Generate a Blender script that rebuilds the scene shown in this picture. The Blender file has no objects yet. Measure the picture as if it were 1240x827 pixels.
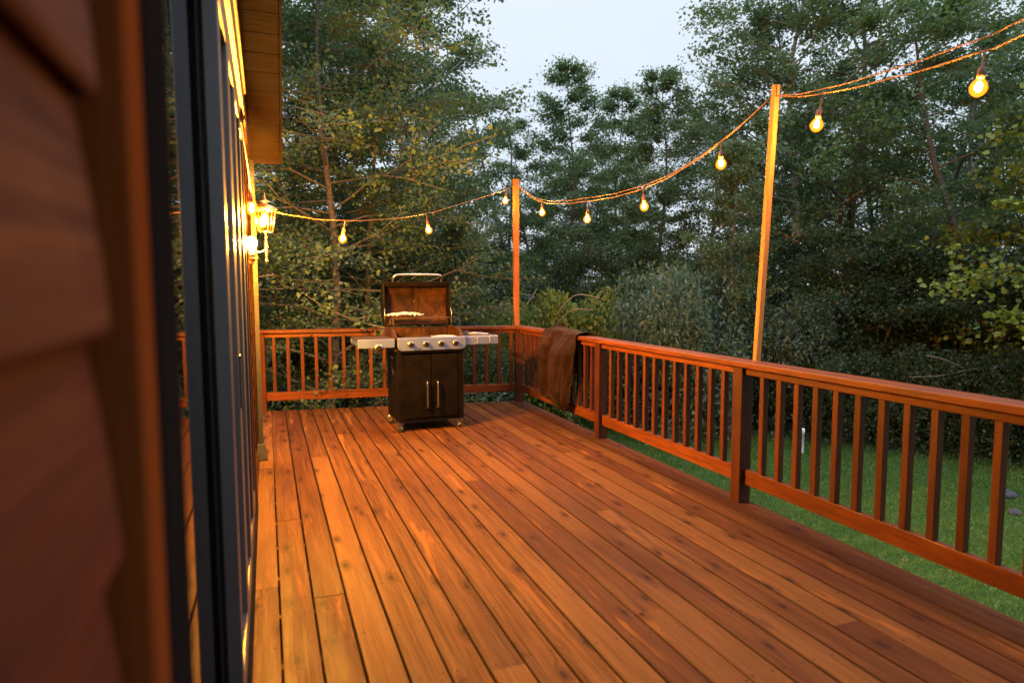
import bpy, bmesh, math, random
import numpy as np
from mathutils import Vector, Matrix

PI = math.pi
R = math.radians
rnd = random.Random(7)
sc = bpy.context.scene
col = sc.collection
GROUND = -1.4

# ------------------------------------------------------------------ materials
def newmat(name):
    m = bpy.data.materials.new(name); m.use_nodes = True
    nt = m.node_tree; nt.nodes.clear()
    out = nt.nodes.new('ShaderNodeOutputMaterial')
    return m, nt, out

class NT:
    """small helper to write node graphs"""
    def __init__(s, nt): s.nt = nt
    def n(s, typ, **kw):
        nd = s.nt.nodes.new('ShaderNode' + typ)
        for k, v in kw.items(): setattr(nd, k, v)
        return nd
    def l(s, a, b): s.nt.links.new(a, b)
    def val(s, sock, v):
        if hasattr(v, 'is_output') or isinstance(v, bpy.types.NodeSocket): s.l(v, sock)
        else: sock.default_value = v
    def math(s, op, a, b=0.0, c=None, clamp=False):
        nd = s.n('Math', operation=op, use_clamp=clamp)
        s.val(nd.inputs[0], a); s.val(nd.inputs[1], b)
        if c is not None: s.val(nd.inputs[2], c)
        return nd.outputs[0]
    def mapr(s, v, a, b, c=0.0, d=1.0, smooth=False):
        nd = s.n('MapRange')
        if smooth: nd.interpolation_type = 'SMOOTHSTEP'
        s.val(nd.inputs[0], v)
        for i, x in enumerate((a, b, c, d)): s.val(nd.inputs[1 + i], x)
        return nd.outputs[0]
    def mix(s, f, a, b, mode='MIX'):
        nd = s.n('Mix', data_type='RGBA', blend_type=mode)
        s.val(nd.inputs[0], f)
        for i, x in ((6, a), (7, b)):
            if isinstance(x, tuple): x = (*x[:3], 1)
            s.val(nd.inputs[i], x)
        return nd.outputs[2]
    def noise(s, vec, scale, detail=3, rough=.55, dist=0.0):
        nd = s.n('TexNoise'); s.val(nd.inputs['Vector'], vec)
        nd.inputs['Scale'].default_value = scale; nd.inputs['Detail'].default_value = detail
        nd.inputs['Roughness'].default_value = rough; nd.inputs['Distortion'].default_value = dist
        return nd.outputs[0]
    def mapping(s, vec, scale=(1, 1, 1), loc=(0, 0, 0)):
        nd = s.n('Mapping'); s.val(nd.inputs[0], vec)
        nd.inputs['Scale'].default_value = scale; s.val(nd.inputs['Location'], loc)
        return nd.outputs[0]
    def ramp(s, f, stops):
        nd = s.n('ValToRGB'); s.val(nd.inputs[0], f)
        e = nd.color_ramp.elements
        while len(e) < len(stops): e.new(.5)
        for k, (p, c) in zip(e, stops): k.position = p; k.color = (*c, 1)
        return nd.outputs[0]
    def bump(s, h, strength=.3, dist=.01):
        nd = s.n('Bump'); s.val(nd.inputs['Height'], h)
        nd.inputs['Strength'].default_value = strength; nd.inputs['Distance'].default_value = dist
        return nd.outputs[0]
    def bsdf(s, color, rough=.6, metal=0.0, normal=None, spec=None, coat=None):
        nd = s.n('BsdfPrincipled')
        if isinstance(color, tuple): color = (*color[:3], 1)
        s.val(nd.inputs['Base Color'], color); s.val(nd.inputs['Roughness'], rough); s.val(nd.inputs['Metallic'], metal)
        if normal is not None: s.l(normal, nd.inputs['Normal'])
        if spec is not None: nd.inputs['Specular IOR Level'].default_value = spec
        if coat: nd.inputs['Coat Weight'].default_value = coat
        return nd

def mat_simple(name, color, rough=.6, metal=0.0, var=.25, scale=25, bump=.08):
    m, nt, out = newmat(name); t = NT(nt)
    tc = t.n('TexCoord').outputs['Object']
    f = t.noise(tc, scale, 4)
    c = t.mix(t.mapr(f, .3, .7), tuple(x * (1 - var) for x in color), tuple(min(1, x * (1 + var)) for x in color))
    r = t.mapr(t.noise(tc, scale * 2.3, 3), .3, .7, max(0, rough - .08), min(1, rough + .1))
    b = t.bsdf(c, r, metal, t.bump(f, bump, .004))
    t.l(b.outputs[0], out.inputs[0])
    return m

def mat_wood(name, c_dark, c_mid, c_light, axis=2, rough=.5, bump=.25, weather=.35, spec=.2):
    """stained lumber, grain along the given object axis; differs a little per object"""
    m, nt, out = newmat(name); t = NT(nt)
    tc = t.n('TexCoord').outputs['Object']
    oi = t.n('ObjectInfo').outputs['Random']
    sc_ = [1, 1, 1]; sc_[axis] = .06
    comb = t.n('CombineXYZ')
    for i in range(3): t.val(comb.inputs[i], t.math('MULTIPLY', oi, 31.0 + 13 * i))
    v = t.mapping(tc, tuple(sc_), comb.outputs[0])
    g = t.noise(v, 55, 5, .6, .6)
    g2 = t.noise(v, 14, 3, .5, .4)
    blot = t.noise(t.mapping(tc, (1, 1, 1), comb.outputs[0]), 6, 3)
    c = t.ramp(t.math('ADD', t.math('MULTIPLY', g, .6), t.math('MULTIPLY', g2, .4)), [(.32, c_dark), (.5, c_mid), (.68, c_light)])
    c = t.mix(t.mapr(blot, .52, .75, 0, weather), c, c_dark)
    c = t.mix(t.mapr(oi, 0, 1, 0, .35), c, c_dark)
    r = t.mapr(g, .3, .7, rough + .12, rough - .1)
    b = t.bsdf(c, r, 0, t.bump(g, bump, .003), spec=spec)
    t.l(b.outputs[0], out.inputs[0])
    return m

M = {}
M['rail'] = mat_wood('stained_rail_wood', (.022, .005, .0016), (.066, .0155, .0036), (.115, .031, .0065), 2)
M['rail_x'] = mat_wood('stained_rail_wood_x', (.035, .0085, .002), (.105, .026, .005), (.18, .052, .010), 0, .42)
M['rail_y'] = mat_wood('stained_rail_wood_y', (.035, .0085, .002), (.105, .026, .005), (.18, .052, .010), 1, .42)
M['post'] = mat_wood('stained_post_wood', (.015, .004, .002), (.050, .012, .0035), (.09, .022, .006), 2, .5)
M['pole'] = mat_wood('raw_pole_wood', (.22, .10, .032), (.33, .16, .055), (.40, .21, .08), 2, .6, weather=.25)
M['pole_red'] = mat_wood('stained_pole_wood', (.085, .028, .008), (.165, .062, .017), (.22, .09, .026), 2, .6)
M['siding'] = mat_wood('stained_siding', (.038, .010, .006), (.066, .0145, .0075), (.085, .020, .010), 1, .75, .12, spec=.06)
M['casing'] = mat_wood('casing_wood', (.08, .019, .005), (.12, .030, .007), (.15, .040, .009), 2, .85, spec=.0)
M['casing_y'] = mat_wood('casing_wood_y', (.04, .015, .004), (.06, .022, .006), (.075, .028, .008), 1, .5)
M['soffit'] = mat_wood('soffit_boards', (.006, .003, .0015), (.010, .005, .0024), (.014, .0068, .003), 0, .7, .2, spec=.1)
M['black'] = mat_simple('black_rubber', (.018, .017, .017), .6)
M['trim_dark'] = mat_wood('dark_trim_wood', (.014, .006, .002), (.024, .010, .003), (.032, .014, .005), 2, .8, .1, spec=.02)
M['seal'] = mat_wood('dark_painted_jamb', (.006, .005, .005), (.009, .008, .008), (.012, .011, .011), 2, .9, .05, spec=.0)
def mat_metal(name, color, rough, metal):
    m, nt, out = newmat(name); t = NT(nt)
    tc = t.n('TexCoord').outputs['Object']
    f = t.noise(t.mapping(tc, (1, 1, .1)), 6, 2)
    b = t.bsdf(t.mix(f, tuple(x * .93 for x in color), color), t.mapr(f, .3, .7, rough - .03, rough + .03), metal)
    t.l(b.outputs[0], out.inputs[0]); return m
M['dark_metal'] = mat_metal('dark_bronze_aluminium', (.045, .044, .046), 0.38, 0.6)
M['grey_metal'] = mat_metal('grey_aluminium', (.10, .098, .105), 0.4, 0.7)
M['steel'] = mat_metal('brushed_steel', (.16, .205, .34), 0.38, 0.75)
M['chrome'] = mat_metal('satin_chrome', (.34, .31, .28), 0.3, 1.0)
M['interior'] = mat_simple('dim_interior', (.09, .075, .06), .9)
M['roof'] = mat_simple('roof_shingle', (.07, .06, .055), .9, 0, .4, 40, .4)
M['shelf'] = mat_simple('shelf_sheet_metal', (.05, .033, .026), .42, .5, .08, 20, .0)
M['knob'] = mat_simple('dark_knob', (.012, .007, .005), .5, 0, .1, 20, 0)
M['brass'] = mat_simple('aged_brass', (.58, .40, .16), .3, 1.0, .2, 40, .05)
M['pvc'] = mat_simple('white_pipe_plastic', (.78, .78, .80), .4, 0, .05)
M['paper'] = mat_simple('white_paper', (.75, .74, .70), .8)
M['stone'] = mat_simple('grey_stone', (.06, .055, .075), .85, 0, .4, 18, .5)
M['gutter'] = mat_simple('tan_downspout', (.012, .008, .004), .85, .1, .12, 12)
M['cord'] = mat_simple('amber_cord', (.13, .055, .016), .6)
M['socket'] = mat_simple('brown_socket', (.10, .045, .02), .5)
M['bark'] = mat_simple('grey_bark', (.085, .072, .06), .95, 0, .45, 22, .6)
M['birchbark'] = mat_simple('pale_bark', (.32, .29, .26), .9, 0, .45, 14, .4)
M['deadwood'] = mat_simple('bleached_deadwood', (.20, .175, .145), .9, 0, .3, 20)
M['joist'] = mat_simple('old_joist', (.10, .055, .03), .9)

def mat_enamel():
    m, nt, out = newmat('dark_grill_enamel'); t = NT(nt)
    tc = t.n('TexCoord').outputs['Object']
    f = t.noise(tc, 9, 5, .6)
    c = t.mix(t.mapr(f, .35, .7), (.0022, .0017, .0015), (.0048, .0035, .003))
    b = t.bsdf(c, t.mapr(t.noise(tc, 30, 4), .3, .7, .42, .58), .0, t.bump(t.noise(tc, 160, 2), .05, .001), spec=.04)
    t.l(b.outputs[0], out.inputs[0]); return m
M['enamel'] = mat_enamel()

def mat_sooty():
    m, nt, out = newmat('grease_baked_lid_lining'); t = NT(nt)
    tc = t.n('TexCoord').outputs['Object']
    f = t.noise(t.mapping(tc, (1, 1, .5)), 7, 6, .65, .8)
    d = t.noise(t.mapping(tc, (1, 1, .2)), 40, 3)
    c = t.ramp(f, [(.34, (.006, .0025, .0014)), (.5, (.022, .0085, .003)), (.64, (.045, .018, .006))])
    c = t.mix(t.mapr(d, .50, .66, 0, .8), c, (.010, .005, .003))
    b = t.bsdf(c, .6, .0, t.bump(d, .15, .002), spec=.1)
    t.l(b.outputs[0], out.inputs[0]); return m
M['sooty'] = mat_sooty()
M['iron'] = mat_simple('seasoned_iron', (.035, .022, .016), .6, .4, .4, 30, .2)

def mat_foil():
    m, nt, out = newmat('crumpled_foil'); t = NT(nt)
    tc = t.n('TexCoord').outputs['Object']
    v = t.n('TexVoronoi'); t.l(tc, v.inputs['Vector']); v.inputs['Scale'].default_value = 55
    b = t.bsdf((.30, .30, .29), .4, .6, t.bump(v.outputs['Distance'], .6, .004))
    t.l(b.outputs[0], out.inputs[0]); return m
M['foil'] = mat_foil()

def mat_cloth():
    m, nt, out = newmat('brown_grill_cover_cloth'); t = NT(nt)
    tc = t.n('TexCoord').outputs['Object']
    f = t.noise(tc, 5, 5, .6)
    w = t.noise(tc, 220, 2)
    c = t.ramp(f, [(.3, (.007, .0028, .0022)), (.55, (.0135, .0055, .0043)), (.72, (.022, .010, .0078))])
    hz = t.noise(tc, 34, 4, .7)
    c = t.mix(t.mapr(hz, .5, .75, 0, .35), c, (.040, .020, .015))
    b = t.bsdf(c, .72, 0, t.bump(t.math('ADD', w, t.math('MULTIPLY', hz, 2.0)), .35, .003), spec=.06)
    b.inputs['Sheen Weight'].default_value = .03
    t.l(b.outputs[0], out.inputs[0]); return m
M['cloth'] = mat_cloth()

def mat_emit(name, color, strength):
    m, nt, out = newmat(name); t = NT(nt)
    e = t.n('Emission'); e.inputs[0].default_value = (*color, 1); e.inputs[1].default_value = strength
    t.l(e.outputs[0], out.inputs[0]); return m
WARM = (1.0, .47, .07)
M['core'] = mat_emit('lit_bulb_filament', (1.0, .50, .10), 5600)
M['lantern_bulb'] = mat_emit('lit_lantern_bulb', WARM, 66000)
M['sconce_bulb'] = mat_emit('lit_sconce_bulb', WARM, 12000)

def mat_glass(name, tint=(1, 1, 1), rough=.0, ior=1.5, dark=1.0, refl=None):
    m, nt, out = newmat(name); t = NT(nt)
    fr = t.n('Fresnel'); fr.inputs[0].default_value = ior
    tr = t.n('BsdfTransparent'); tr.inputs[0].default_value = (*[x * dark for x in tint], 1)
    gl = t.n('BsdfGlossy'); gl.inputs['Roughness'].default_value = rough; gl.inputs[0].default_value = (.95, .95, .95, 1)
    mx = t.n('MixShader'); t.l(fr.outputs[0], mx.inputs[0]) if refl is None else setattr(mx.inputs[0], 'default_value', refl); t.l(tr.outputs[0], mx.inputs[1]); t.l(gl.outputs[0], mx.inputs[2])
    t.l(mx.outputs[0], out.inputs[0]); return m
def mat_bulb_glass():
    m, nt, out = newmat('glowing_amber_bulb_glass'); t = NT(nt)
    tr = t.n('BsdfTransparent'); tr.inputs[0].default_value = (1, .72, .40, 1)
    em = t.n('Emission'); em.inputs[0].default_value = (1, .25, .012, 1); em.inputs[1].default_value = 1.5
    mx = t.n('AddShader'); t.l(tr.outputs[0], mx.inputs[0]); t.l(em.outputs[0], mx.inputs[1])
    t.l(mx.outputs[0], out.inputs[0]); return m
M['bulb'] = mat_bulb_glass()
M['pane'] = mat_glass('window_pane_glass', (.8, .85, .85), .015)
M['lampglass'] = mat_glass('lantern_glass', (1, .90, .62), .05, refl=.05)

def mat_leaf(name, c1, c2, c3, trans=.45, rough=.5):
    m, nt, out = newmat(name); t = NT(nt)
    a = t.n('Attribute'); a.attribute_name = 'leafrand'
    oi = t.n('ObjectInfo').outputs['Random']
    geo = t.n('NewGeometry').outputs['Position']
    cl = t.noise(geo, .9, 3, .6)
    f = t.math('ADD', t.math('MULTIPLY', a.outputs['Fac'], .55), t.math('MULTIPLY', cl, .5))
    c = t.ramp(f, [(.22, c1), (.5, c2), (.82, c3)])
    hs = t.n('HueSaturation'); t.l(c, hs.inputs['Color'])
    t.val(hs.inputs['Hue'], t.mapr(oi, 0, 1, .485, .515)); t.val(hs.inputs['Value'], t.mapr(oi, 0, 1, .85, 1.15))
    b = t.bsdf(hs.outputs[0], rough, 0, spec=.5)
    tr = t.n('BsdfTranslucent')
    t.l(t.mix(.5, hs.outputs[0], (.14, .20, .03)), tr.inputs[0])
    mx = t.n('MixShader'); mx.inputs[0].default_value = trans
    t.l(b.outputs[0], mx.inputs[1]); t.l(tr.outputs[0], mx.inputs[2])
    t.l(mx.outputs[0], out.inputs[0]); return m
M['leaf_aspen'] = mat_leaf('aspen_leaves', (.060, .118, .060), (.100, .172, .084), (.145, .22, .105))
M['leaf_dark'] = mat_leaf('dark_leaves', (.040, .084, .042), (.070, .130, .062), (.115, .18, .08))
M['leaf_deep'] = mat_leaf('deep_green_leaves', (.022, .044, .024), (.040, .072, .038), (.065, .105, .048))
M['leaf_needle'] = mat_leaf('needle_sprays', (.025, .052, .028), (.042, .080, .040), (.065, .11, .048), .15)
M['leaf_maple'] = mat_leaf('maple_leaves', (.10, .15, .022), (.17, .23, .03), (.26, .30, .04), .4)
M['leaf_willow'] = mat_leaf('grey_green_leaves', (.065, .112, .085), (.115, .175, .135), (.17, .24, .18))
M['leaf_bush'] = mat_leaf('bush_leaves', (.11, .18, .035), (.17, .25, .05), (.24, .31, .07))
M['leaf_under'] = mat_leaf('undergrowth_leaves', (.025, .05, .02), (.05, .09, .03), (.08, .13, .04))
M['grass'] = mat_leaf('grass_blades', (.06, .135, .026), (.10, .20, .040), (.15, .24, .055), .4)

def mat_ground():
    m, nt, out = newmat('lawn_and_forest_soil'); t = NT(nt)
    tc = t.n('NewGeometry').outputs['Position']
    f = t.noise(tc, 3.0, 5, .65); g = t.noise(tc, 40, 3, .7)
    c = t.ramp(f, [(.3, (.034, .075, .016)), (.5, (.055, .115, .024)), (.7, (.085, .14, .034))])
    c = t.mix(t.mapr(g, .45, .7, 0, .6), c, (.025, .045, .014))
    b = t.bsdf(c, .95, 0, t.bump(g, .6, .03), spec=.1)
    t.l(b.outputs[0], out.inputs[0]); return m
M['ground'] = mat_ground()

def mat_deck():
    m, nt, out = newmat('stained_deck_boards'); t = NT(nt)
    a = t.n('Attribute'); a.attribute_name = 'bc'          # x across the board, y along it, z board id
    ti = t.n('Attribute'); ti.attribute_name = 'tint'
    bc = a.outputs['Vector']; tint = ti.outputs['Fac']
    sx = t.n('SeparateXYZ'); t.l(bc, sx.inputs[0])
    X, Y, Z = sx.outputs
    # knots: cells along the board, grain bends round them
    kc = t.n('CombineXYZ'); t.l(t.math('ADD', t.math('MULTIPLY', X, 7.0), t.math('MULTIPLY', Z, 13.7)), kc.inputs[0]); t.l(t.math('MULTIPLY', Y, 2.6), kc.inputs[1])
    kv = t.n('TexVoronoi'); kv.voronoi_dimensions = '2D'; t.l(kc.outputs[0], kv.inputs['Vector']); kv.inputs['Scale'].default_value = 1.0
    kv.inputs['Randomness'].default_value = .9
    kd = kv.outputs['Distance']; kcol = t.n('SeparateColor'); t.l(kv.outputs['Color'], kcol.inputs[0])
    has = t.math('GREATER_THAN', kcol.outputs[0], .55)
    near = t.math('MULTIPLY', t.mapr(kd, .05, .30, 1, 0, True), has)
    core = t.math('MULTIPLY', t.mapr(kd, .045, .10, 1, 0, True), has)
    # grain
    wob = t.math('MULTIPLY', near, .035)
    gx = t.math('ADD', X, wob)
    cv = t.n('CombineXYZ'); t.l(gx, cv.inputs[0]); t.l(Y, cv.inputs[1]); t.l(Z, cv.inputs[2])
    fine = t.noise(t.mapping(cv.outputs[0], (150, 3.2, 1)), 1.0, 4, .65, .3)
    rings = t.noise(t.mapping(cv.outputs[0], (34, .9, 1)), 1.0, 3, .5, .6)
    streak = t.noise(t.mapping(cv.outputs[0], (16, .55, 1)), 1.0, 3, .55, .3)
    f = t.math('ADD', t.math('MULTIPLY', fine, .46), t.math('ADD', t.math('MULTIPLY', rings, .36), t.math('MULTIPLY', streak, .18)))
    c = t.ramp(f, [(.37, (.022, .0068, .0018)), (.45, (.062, .0225, .0048)), (.54, (.094, .037, .0080)), (.65, (.145, .062, .0145))])
    # per-board tone
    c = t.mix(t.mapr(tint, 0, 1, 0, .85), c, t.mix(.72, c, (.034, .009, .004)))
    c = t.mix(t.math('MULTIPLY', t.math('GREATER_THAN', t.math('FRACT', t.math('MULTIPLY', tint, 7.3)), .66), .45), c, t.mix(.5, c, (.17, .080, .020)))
    # worn, lighter areas and darker purple weathering (shapes of their own on the wood)
    worn = t.noise(t.mapping(bc, (11, 1.1, 1)), 1.0, 5, .62, .5)
    c = t.mix(t.mapr(worn, .60, .68, 0, .55), c, (.21, .080, .019))
    wp = t.n('NewGeometry').outputs['Position']
    age = t.noise(t.mapping(wp, (1.3, .5, 1)), 1.0, 4, .6)
    c = t.mix(t.mapr(age, .50, .68, 0, .62), c, (.030, .009, .005))
    pur = t.noise(t.mapping(bc, (9, .8, 3.3)), 1.0, 4, .6, .4)
    c = t.mix(t.mapr(pur, .62, .67, 0, .70), c, (.036, .012, .010))
    c = t.mix(t.math('MULTIPLY', near, .6), c, (.028, .007, .002))
    c = t.mix(t.math('MULTIPLY', core, .85), c, (.008, .003, .002))
    # dirt held along the seams
    c = t.mix(t.mapr(t.math('ABSOLUTE', X), .0605, .0665, 0, .6, True), c, (.010, .004, .002))
    # checks
    chk = t.noise(t.mapping(cv.outputs[0], (260, 1.6, 1)), 1.0, 2, .5)
    c = t.mix(t.mapr(chk, .70, .74, 0, .7), c, (.04, .014, .008))
    # screw heads over each joist
    pos = t.n('SeparateXYZ'); t.l(wp, pos.inputs[0])
    jo = t.math('SUBTRACT', t.math('FRACT', t.math('DIVIDE', t.math('ADD', pos.outputs[1], t.math('MULTIPLY', t.math('SINE', t.math('MULTIPLY', Z, 5.1)), .012)), .406)), .5)
    dy = t.math('MULTIPLY', jo, .406)
    dx = t.math('SUBTRACT', t.math('ABSOLUTE', t.math('ADD', X, t.math('MULTIPLY', t.math('SINE', t.math('MULTIPLY', Z, 9.7)), .006))), .044)
    d = t.math('SQRT', t.math('ADD', t.math('MULTIPLY', dx, dx), t.math('MULTIPLY', dy, dy)))
    nail = t.mapr(d, .0045, .0075, 1, 0)
    c = t.mix(t.math('MULTIPLY', nail, .85), c, (.03, .012, .008))
    rough = t.mapr(worn, .4, .7, .55, .78)
    h = t.math('SUBTRACT', t.math('ADD', fine, t.math('MULTIPLY', rings, .6)), t.math('MULTIPLY', nail, 1.5))
    b = t.bsdf(c, rough, 0, t.bump(h, .5, .004), spec=.08)
    t.l(b.outputs[0], out.inputs[0]); return m
M['deck'] = mat_deck()

# ------------------------------------------------------------------ mesh builder
class MB:
    def __init__(s): s.v = []; s.f = []; s.mi = []; s.cur = 0; s.sm = []
    def add(s, vs, fs, smooth=False):
        o = len(s.v); s.v += [tuple(v) for v in vs]
        for f in fs: s.f.append([i + o for i in f]); s.mi.append(s.cur); s.sm.append(smooth)
        return s
    def box(s, x0, x1, y0, y1, z0, z1):
        return s.add([(x, y, z) for z in (z0, z1) for y in (y0, y1) for x in (x0, x1)],
                     [(0, 2, 3, 1), (4, 5, 7, 6), (0, 1, 5, 4), (2, 6, 7, 3), (0, 4, 6, 2), (1, 3, 7, 5)])
    def hexa(s, p):     # 8 points: bottom 4 ccw, top 4 ccw
        return s.add(p, [(3, 2, 1, 0), (4, 5, 6, 7), (0, 1, 5, 4), (1, 2, 6, 5), (2, 3, 7, 6), (3, 0, 4, 7)])
    def prism(s, poly, axis, a, b):
        def pt(u, v, w): return {0: (w, u, v), 1: (u, w, v), 2: (u, v, w)}[axis]
        n = len(poly)
        vs = [pt(u, v, a) for u, v in poly] + [pt(u, v, b) for u, v in poly]
        fs = [tuple(range(n)), tuple(range(2 * n - 1, n - 1, -1))] + [(i, i + n, (i + 1) % n + n, (i + 1) % n) for i in range(n)]
        return s.add(vs, fs)
    def tube(s, path, rad, n=8, caps=True, smooth=True):
        path = [Vector(p) for p in path]
        if not hasattr(rad, '__len__'): rad = [rad] * len(path)
        vs = []; fs = []
        t0 = (path[1] - path[0]).normalized()
        up = Vector((0, 0, 1)) if abs(t0.z) < .9 else Vector((1, 0, 0))
        u = t0.cross(up).normalized()
        for i, p in enumerate(path):
            a = path[max(i - 1, 0)]; b = path[min(i + 1, len(path) - 1)]
            t = (b - a).normalized()
            u = (u - t * u.dot(t)).normalized(); w = t.cross(u)
            for k in range(n):
                an = 2 * PI * k / n
                vs.append(p + (u * math.cos(an) + w * math.sin(an)) * rad[i])
        for i in range(len(path) - 1):
            for k in range(n):
                fs.append((i * n + k, i * n + (k + 1) % n, (i + 1) * n + (k + 1) % n, (i + 1) * n + k))
        s.add(vs, fs, smooth)
        if caps:
            o = len(s.v) - len(vs)
            s.f.append([o + k for k in range(n - 1, -1, -1)]); s.mi.append(s.cur); s.sm.append(False)
            s.f.append([o + (len(path) - 1) * n + k for k in range(n)]); s.mi.append(s.cur); s.sm.append(False)
        return s
    def lathe(s, prof, c=(0, 0, 0), n=16, axis='z', smooth=True):
        """prof: list of (r, h)"""
        vs = []; fs = []
        for r, h in prof:
            for k in range(n):
                a = 2 * PI * k / n
                x, y = r * math.cos(a), r * math.sin(a)
                p = {'z': (x, y, h), 'y': (x, h, -y), 'x': (h, x, y)}[axis]
                vs.append((p[0] + c[0], p[1] + c[1], p[2] + c[2]))
        for i in range(len(prof) - 1):
            for k in range(n):
                fs.append((i * n + k, i * n + (k + 1) % n, (i + 1) * n + (k + 1) % n, (i + 1) * n + k))
        s.add(vs, fs, smooth)
        return s
    def build(s, name, mats, parent=None, bevel=0, fix=True):
        me = bpy.data.meshes.new(name)
        me.from_pydata(s.v, [], s.f)
        if not isinstance(mats, (list, tuple)): mats = [mats]
        for m in mats: me.materials.append(m)
        me.polygons.foreach_set('material_index', s.mi)
        me.polygons.foreach_set('use_smooth', s.sm)
        if fix:
            bm = bmesh.new(); bm.from_mesh(me); bmesh.ops.recalc_face_normals(bm, faces=bm.faces); bm.to_mesh(me); bm.free()
        me.update()
        o = bpy.data.objects.new(name, me); col.objects.link(o)
        if parent: o.parent = parent
        if bevel:
            b = o.modifiers.new('edge', 'BEVEL'); b.width = bevel; b.segments = 2; b.limit_method = 'ANGLE'; b.angle_limit = R(40)
        return o

def tag(o, label=None, cat=None, group=None, kind=None):
    if label: o['label'] = label
    if cat: o['category'] = cat
    if group: o['group'] = group
    if kind: o['kind'] = kind
    return o
def empty(name, loc=(0, 0, 0), rz=0):
    o = bpy.data.objects.new(name, None); col.objects.link(o)
    o.location = loc; o.rotation_euler = (0, 0, rz); o.empty_display_size = .1
    return o
def copy_tree(o, parent=None):
    c = o.copy(); col.objects.link(c)
    if parent: c.parent = parent
    for ch in o.children: copy_tree(ch, c)
    return c
def smooth_path(pts, n=6):
    P = [Vector(p) for p in pts]; P = [P[0] * 2 - P[1]] + P + [P[-1] * 2 - P[-2]]
    out = []
    for i in range(1, len(P) - 2):
        for k in range(n):
            t = k / n; a, b, c, d = P[i - 1:i + 3]
            out.append(.5 * ((2 * b) + (c - a) * t + (2 * a - 5 * b + 4 * c - d) * t * t + (3 * b - a - 3 * c + d) * t ** 3))
    out.append(P[-2]); return out

# ------------------------------------------------------------------ camera
YAW, PIT, ROL, CAMH = .3546, .0841, -.0032, 1.4069
F = Vector((math.sin(YAW) * math.cos(PIT), math.cos(YAW) * math.cos(PIT), -math.sin(PIT)))
RX = Vector((math.cos(YAW), -math.sin(YAW), 0)); UP = RX.cross(F)
xc = RX * math.cos(ROL) + UP * math.sin(ROL); yc = -RX * math.sin(ROL) + UP * math.cos(ROL)
cam = bpy.data.cameras.new('camera'); co = bpy.data.objects.new('camera', cam); col.objects.link(co)
co.matrix_world = Matrix(((xc.x, yc.x, -F.x, 0), (xc.y, yc.y, -F.y, 0), (xc.z, yc.z, -F.z, CAMH), (0, 0, 0, 1)))
cam.lens = 800 / 1240 * 36; cam.sensor_width = 36; cam.clip_start = .02; cam.clip_end = 500
cam.dof.use_dof = True; cam.dof.focus_distance = 6.6; cam.dof.aperture_fstop = 2.0
sc.camera = co

# ------------------------------------------------------------------ ground
def ground():
    m = MB(); n = 60; S = 130
    vs = []
    for j in range(n + 1):
        for i in range(n + 1):
            x = -S + 2 * S * i / n; y = -S + 2 * S * j / n
            d = math.hypot(x - 3, y - 5)
            z = GROUND + (.03 * math.sin(x * .31) * math.cos(y * .27) if d > 14 else 0)
            vs.append((x, y, z))
    fs = [(j * (n + 1) + i, j * (n + 1) + i + 1, (j + 1) * (n + 1) + i + 1, (j + 1) * (n + 1) + i) for j in range(n) for i in range(n)]
    m.add(vs, fs); return tag(m.build('ground', M['ground']), kind='structure')
ground()

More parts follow.
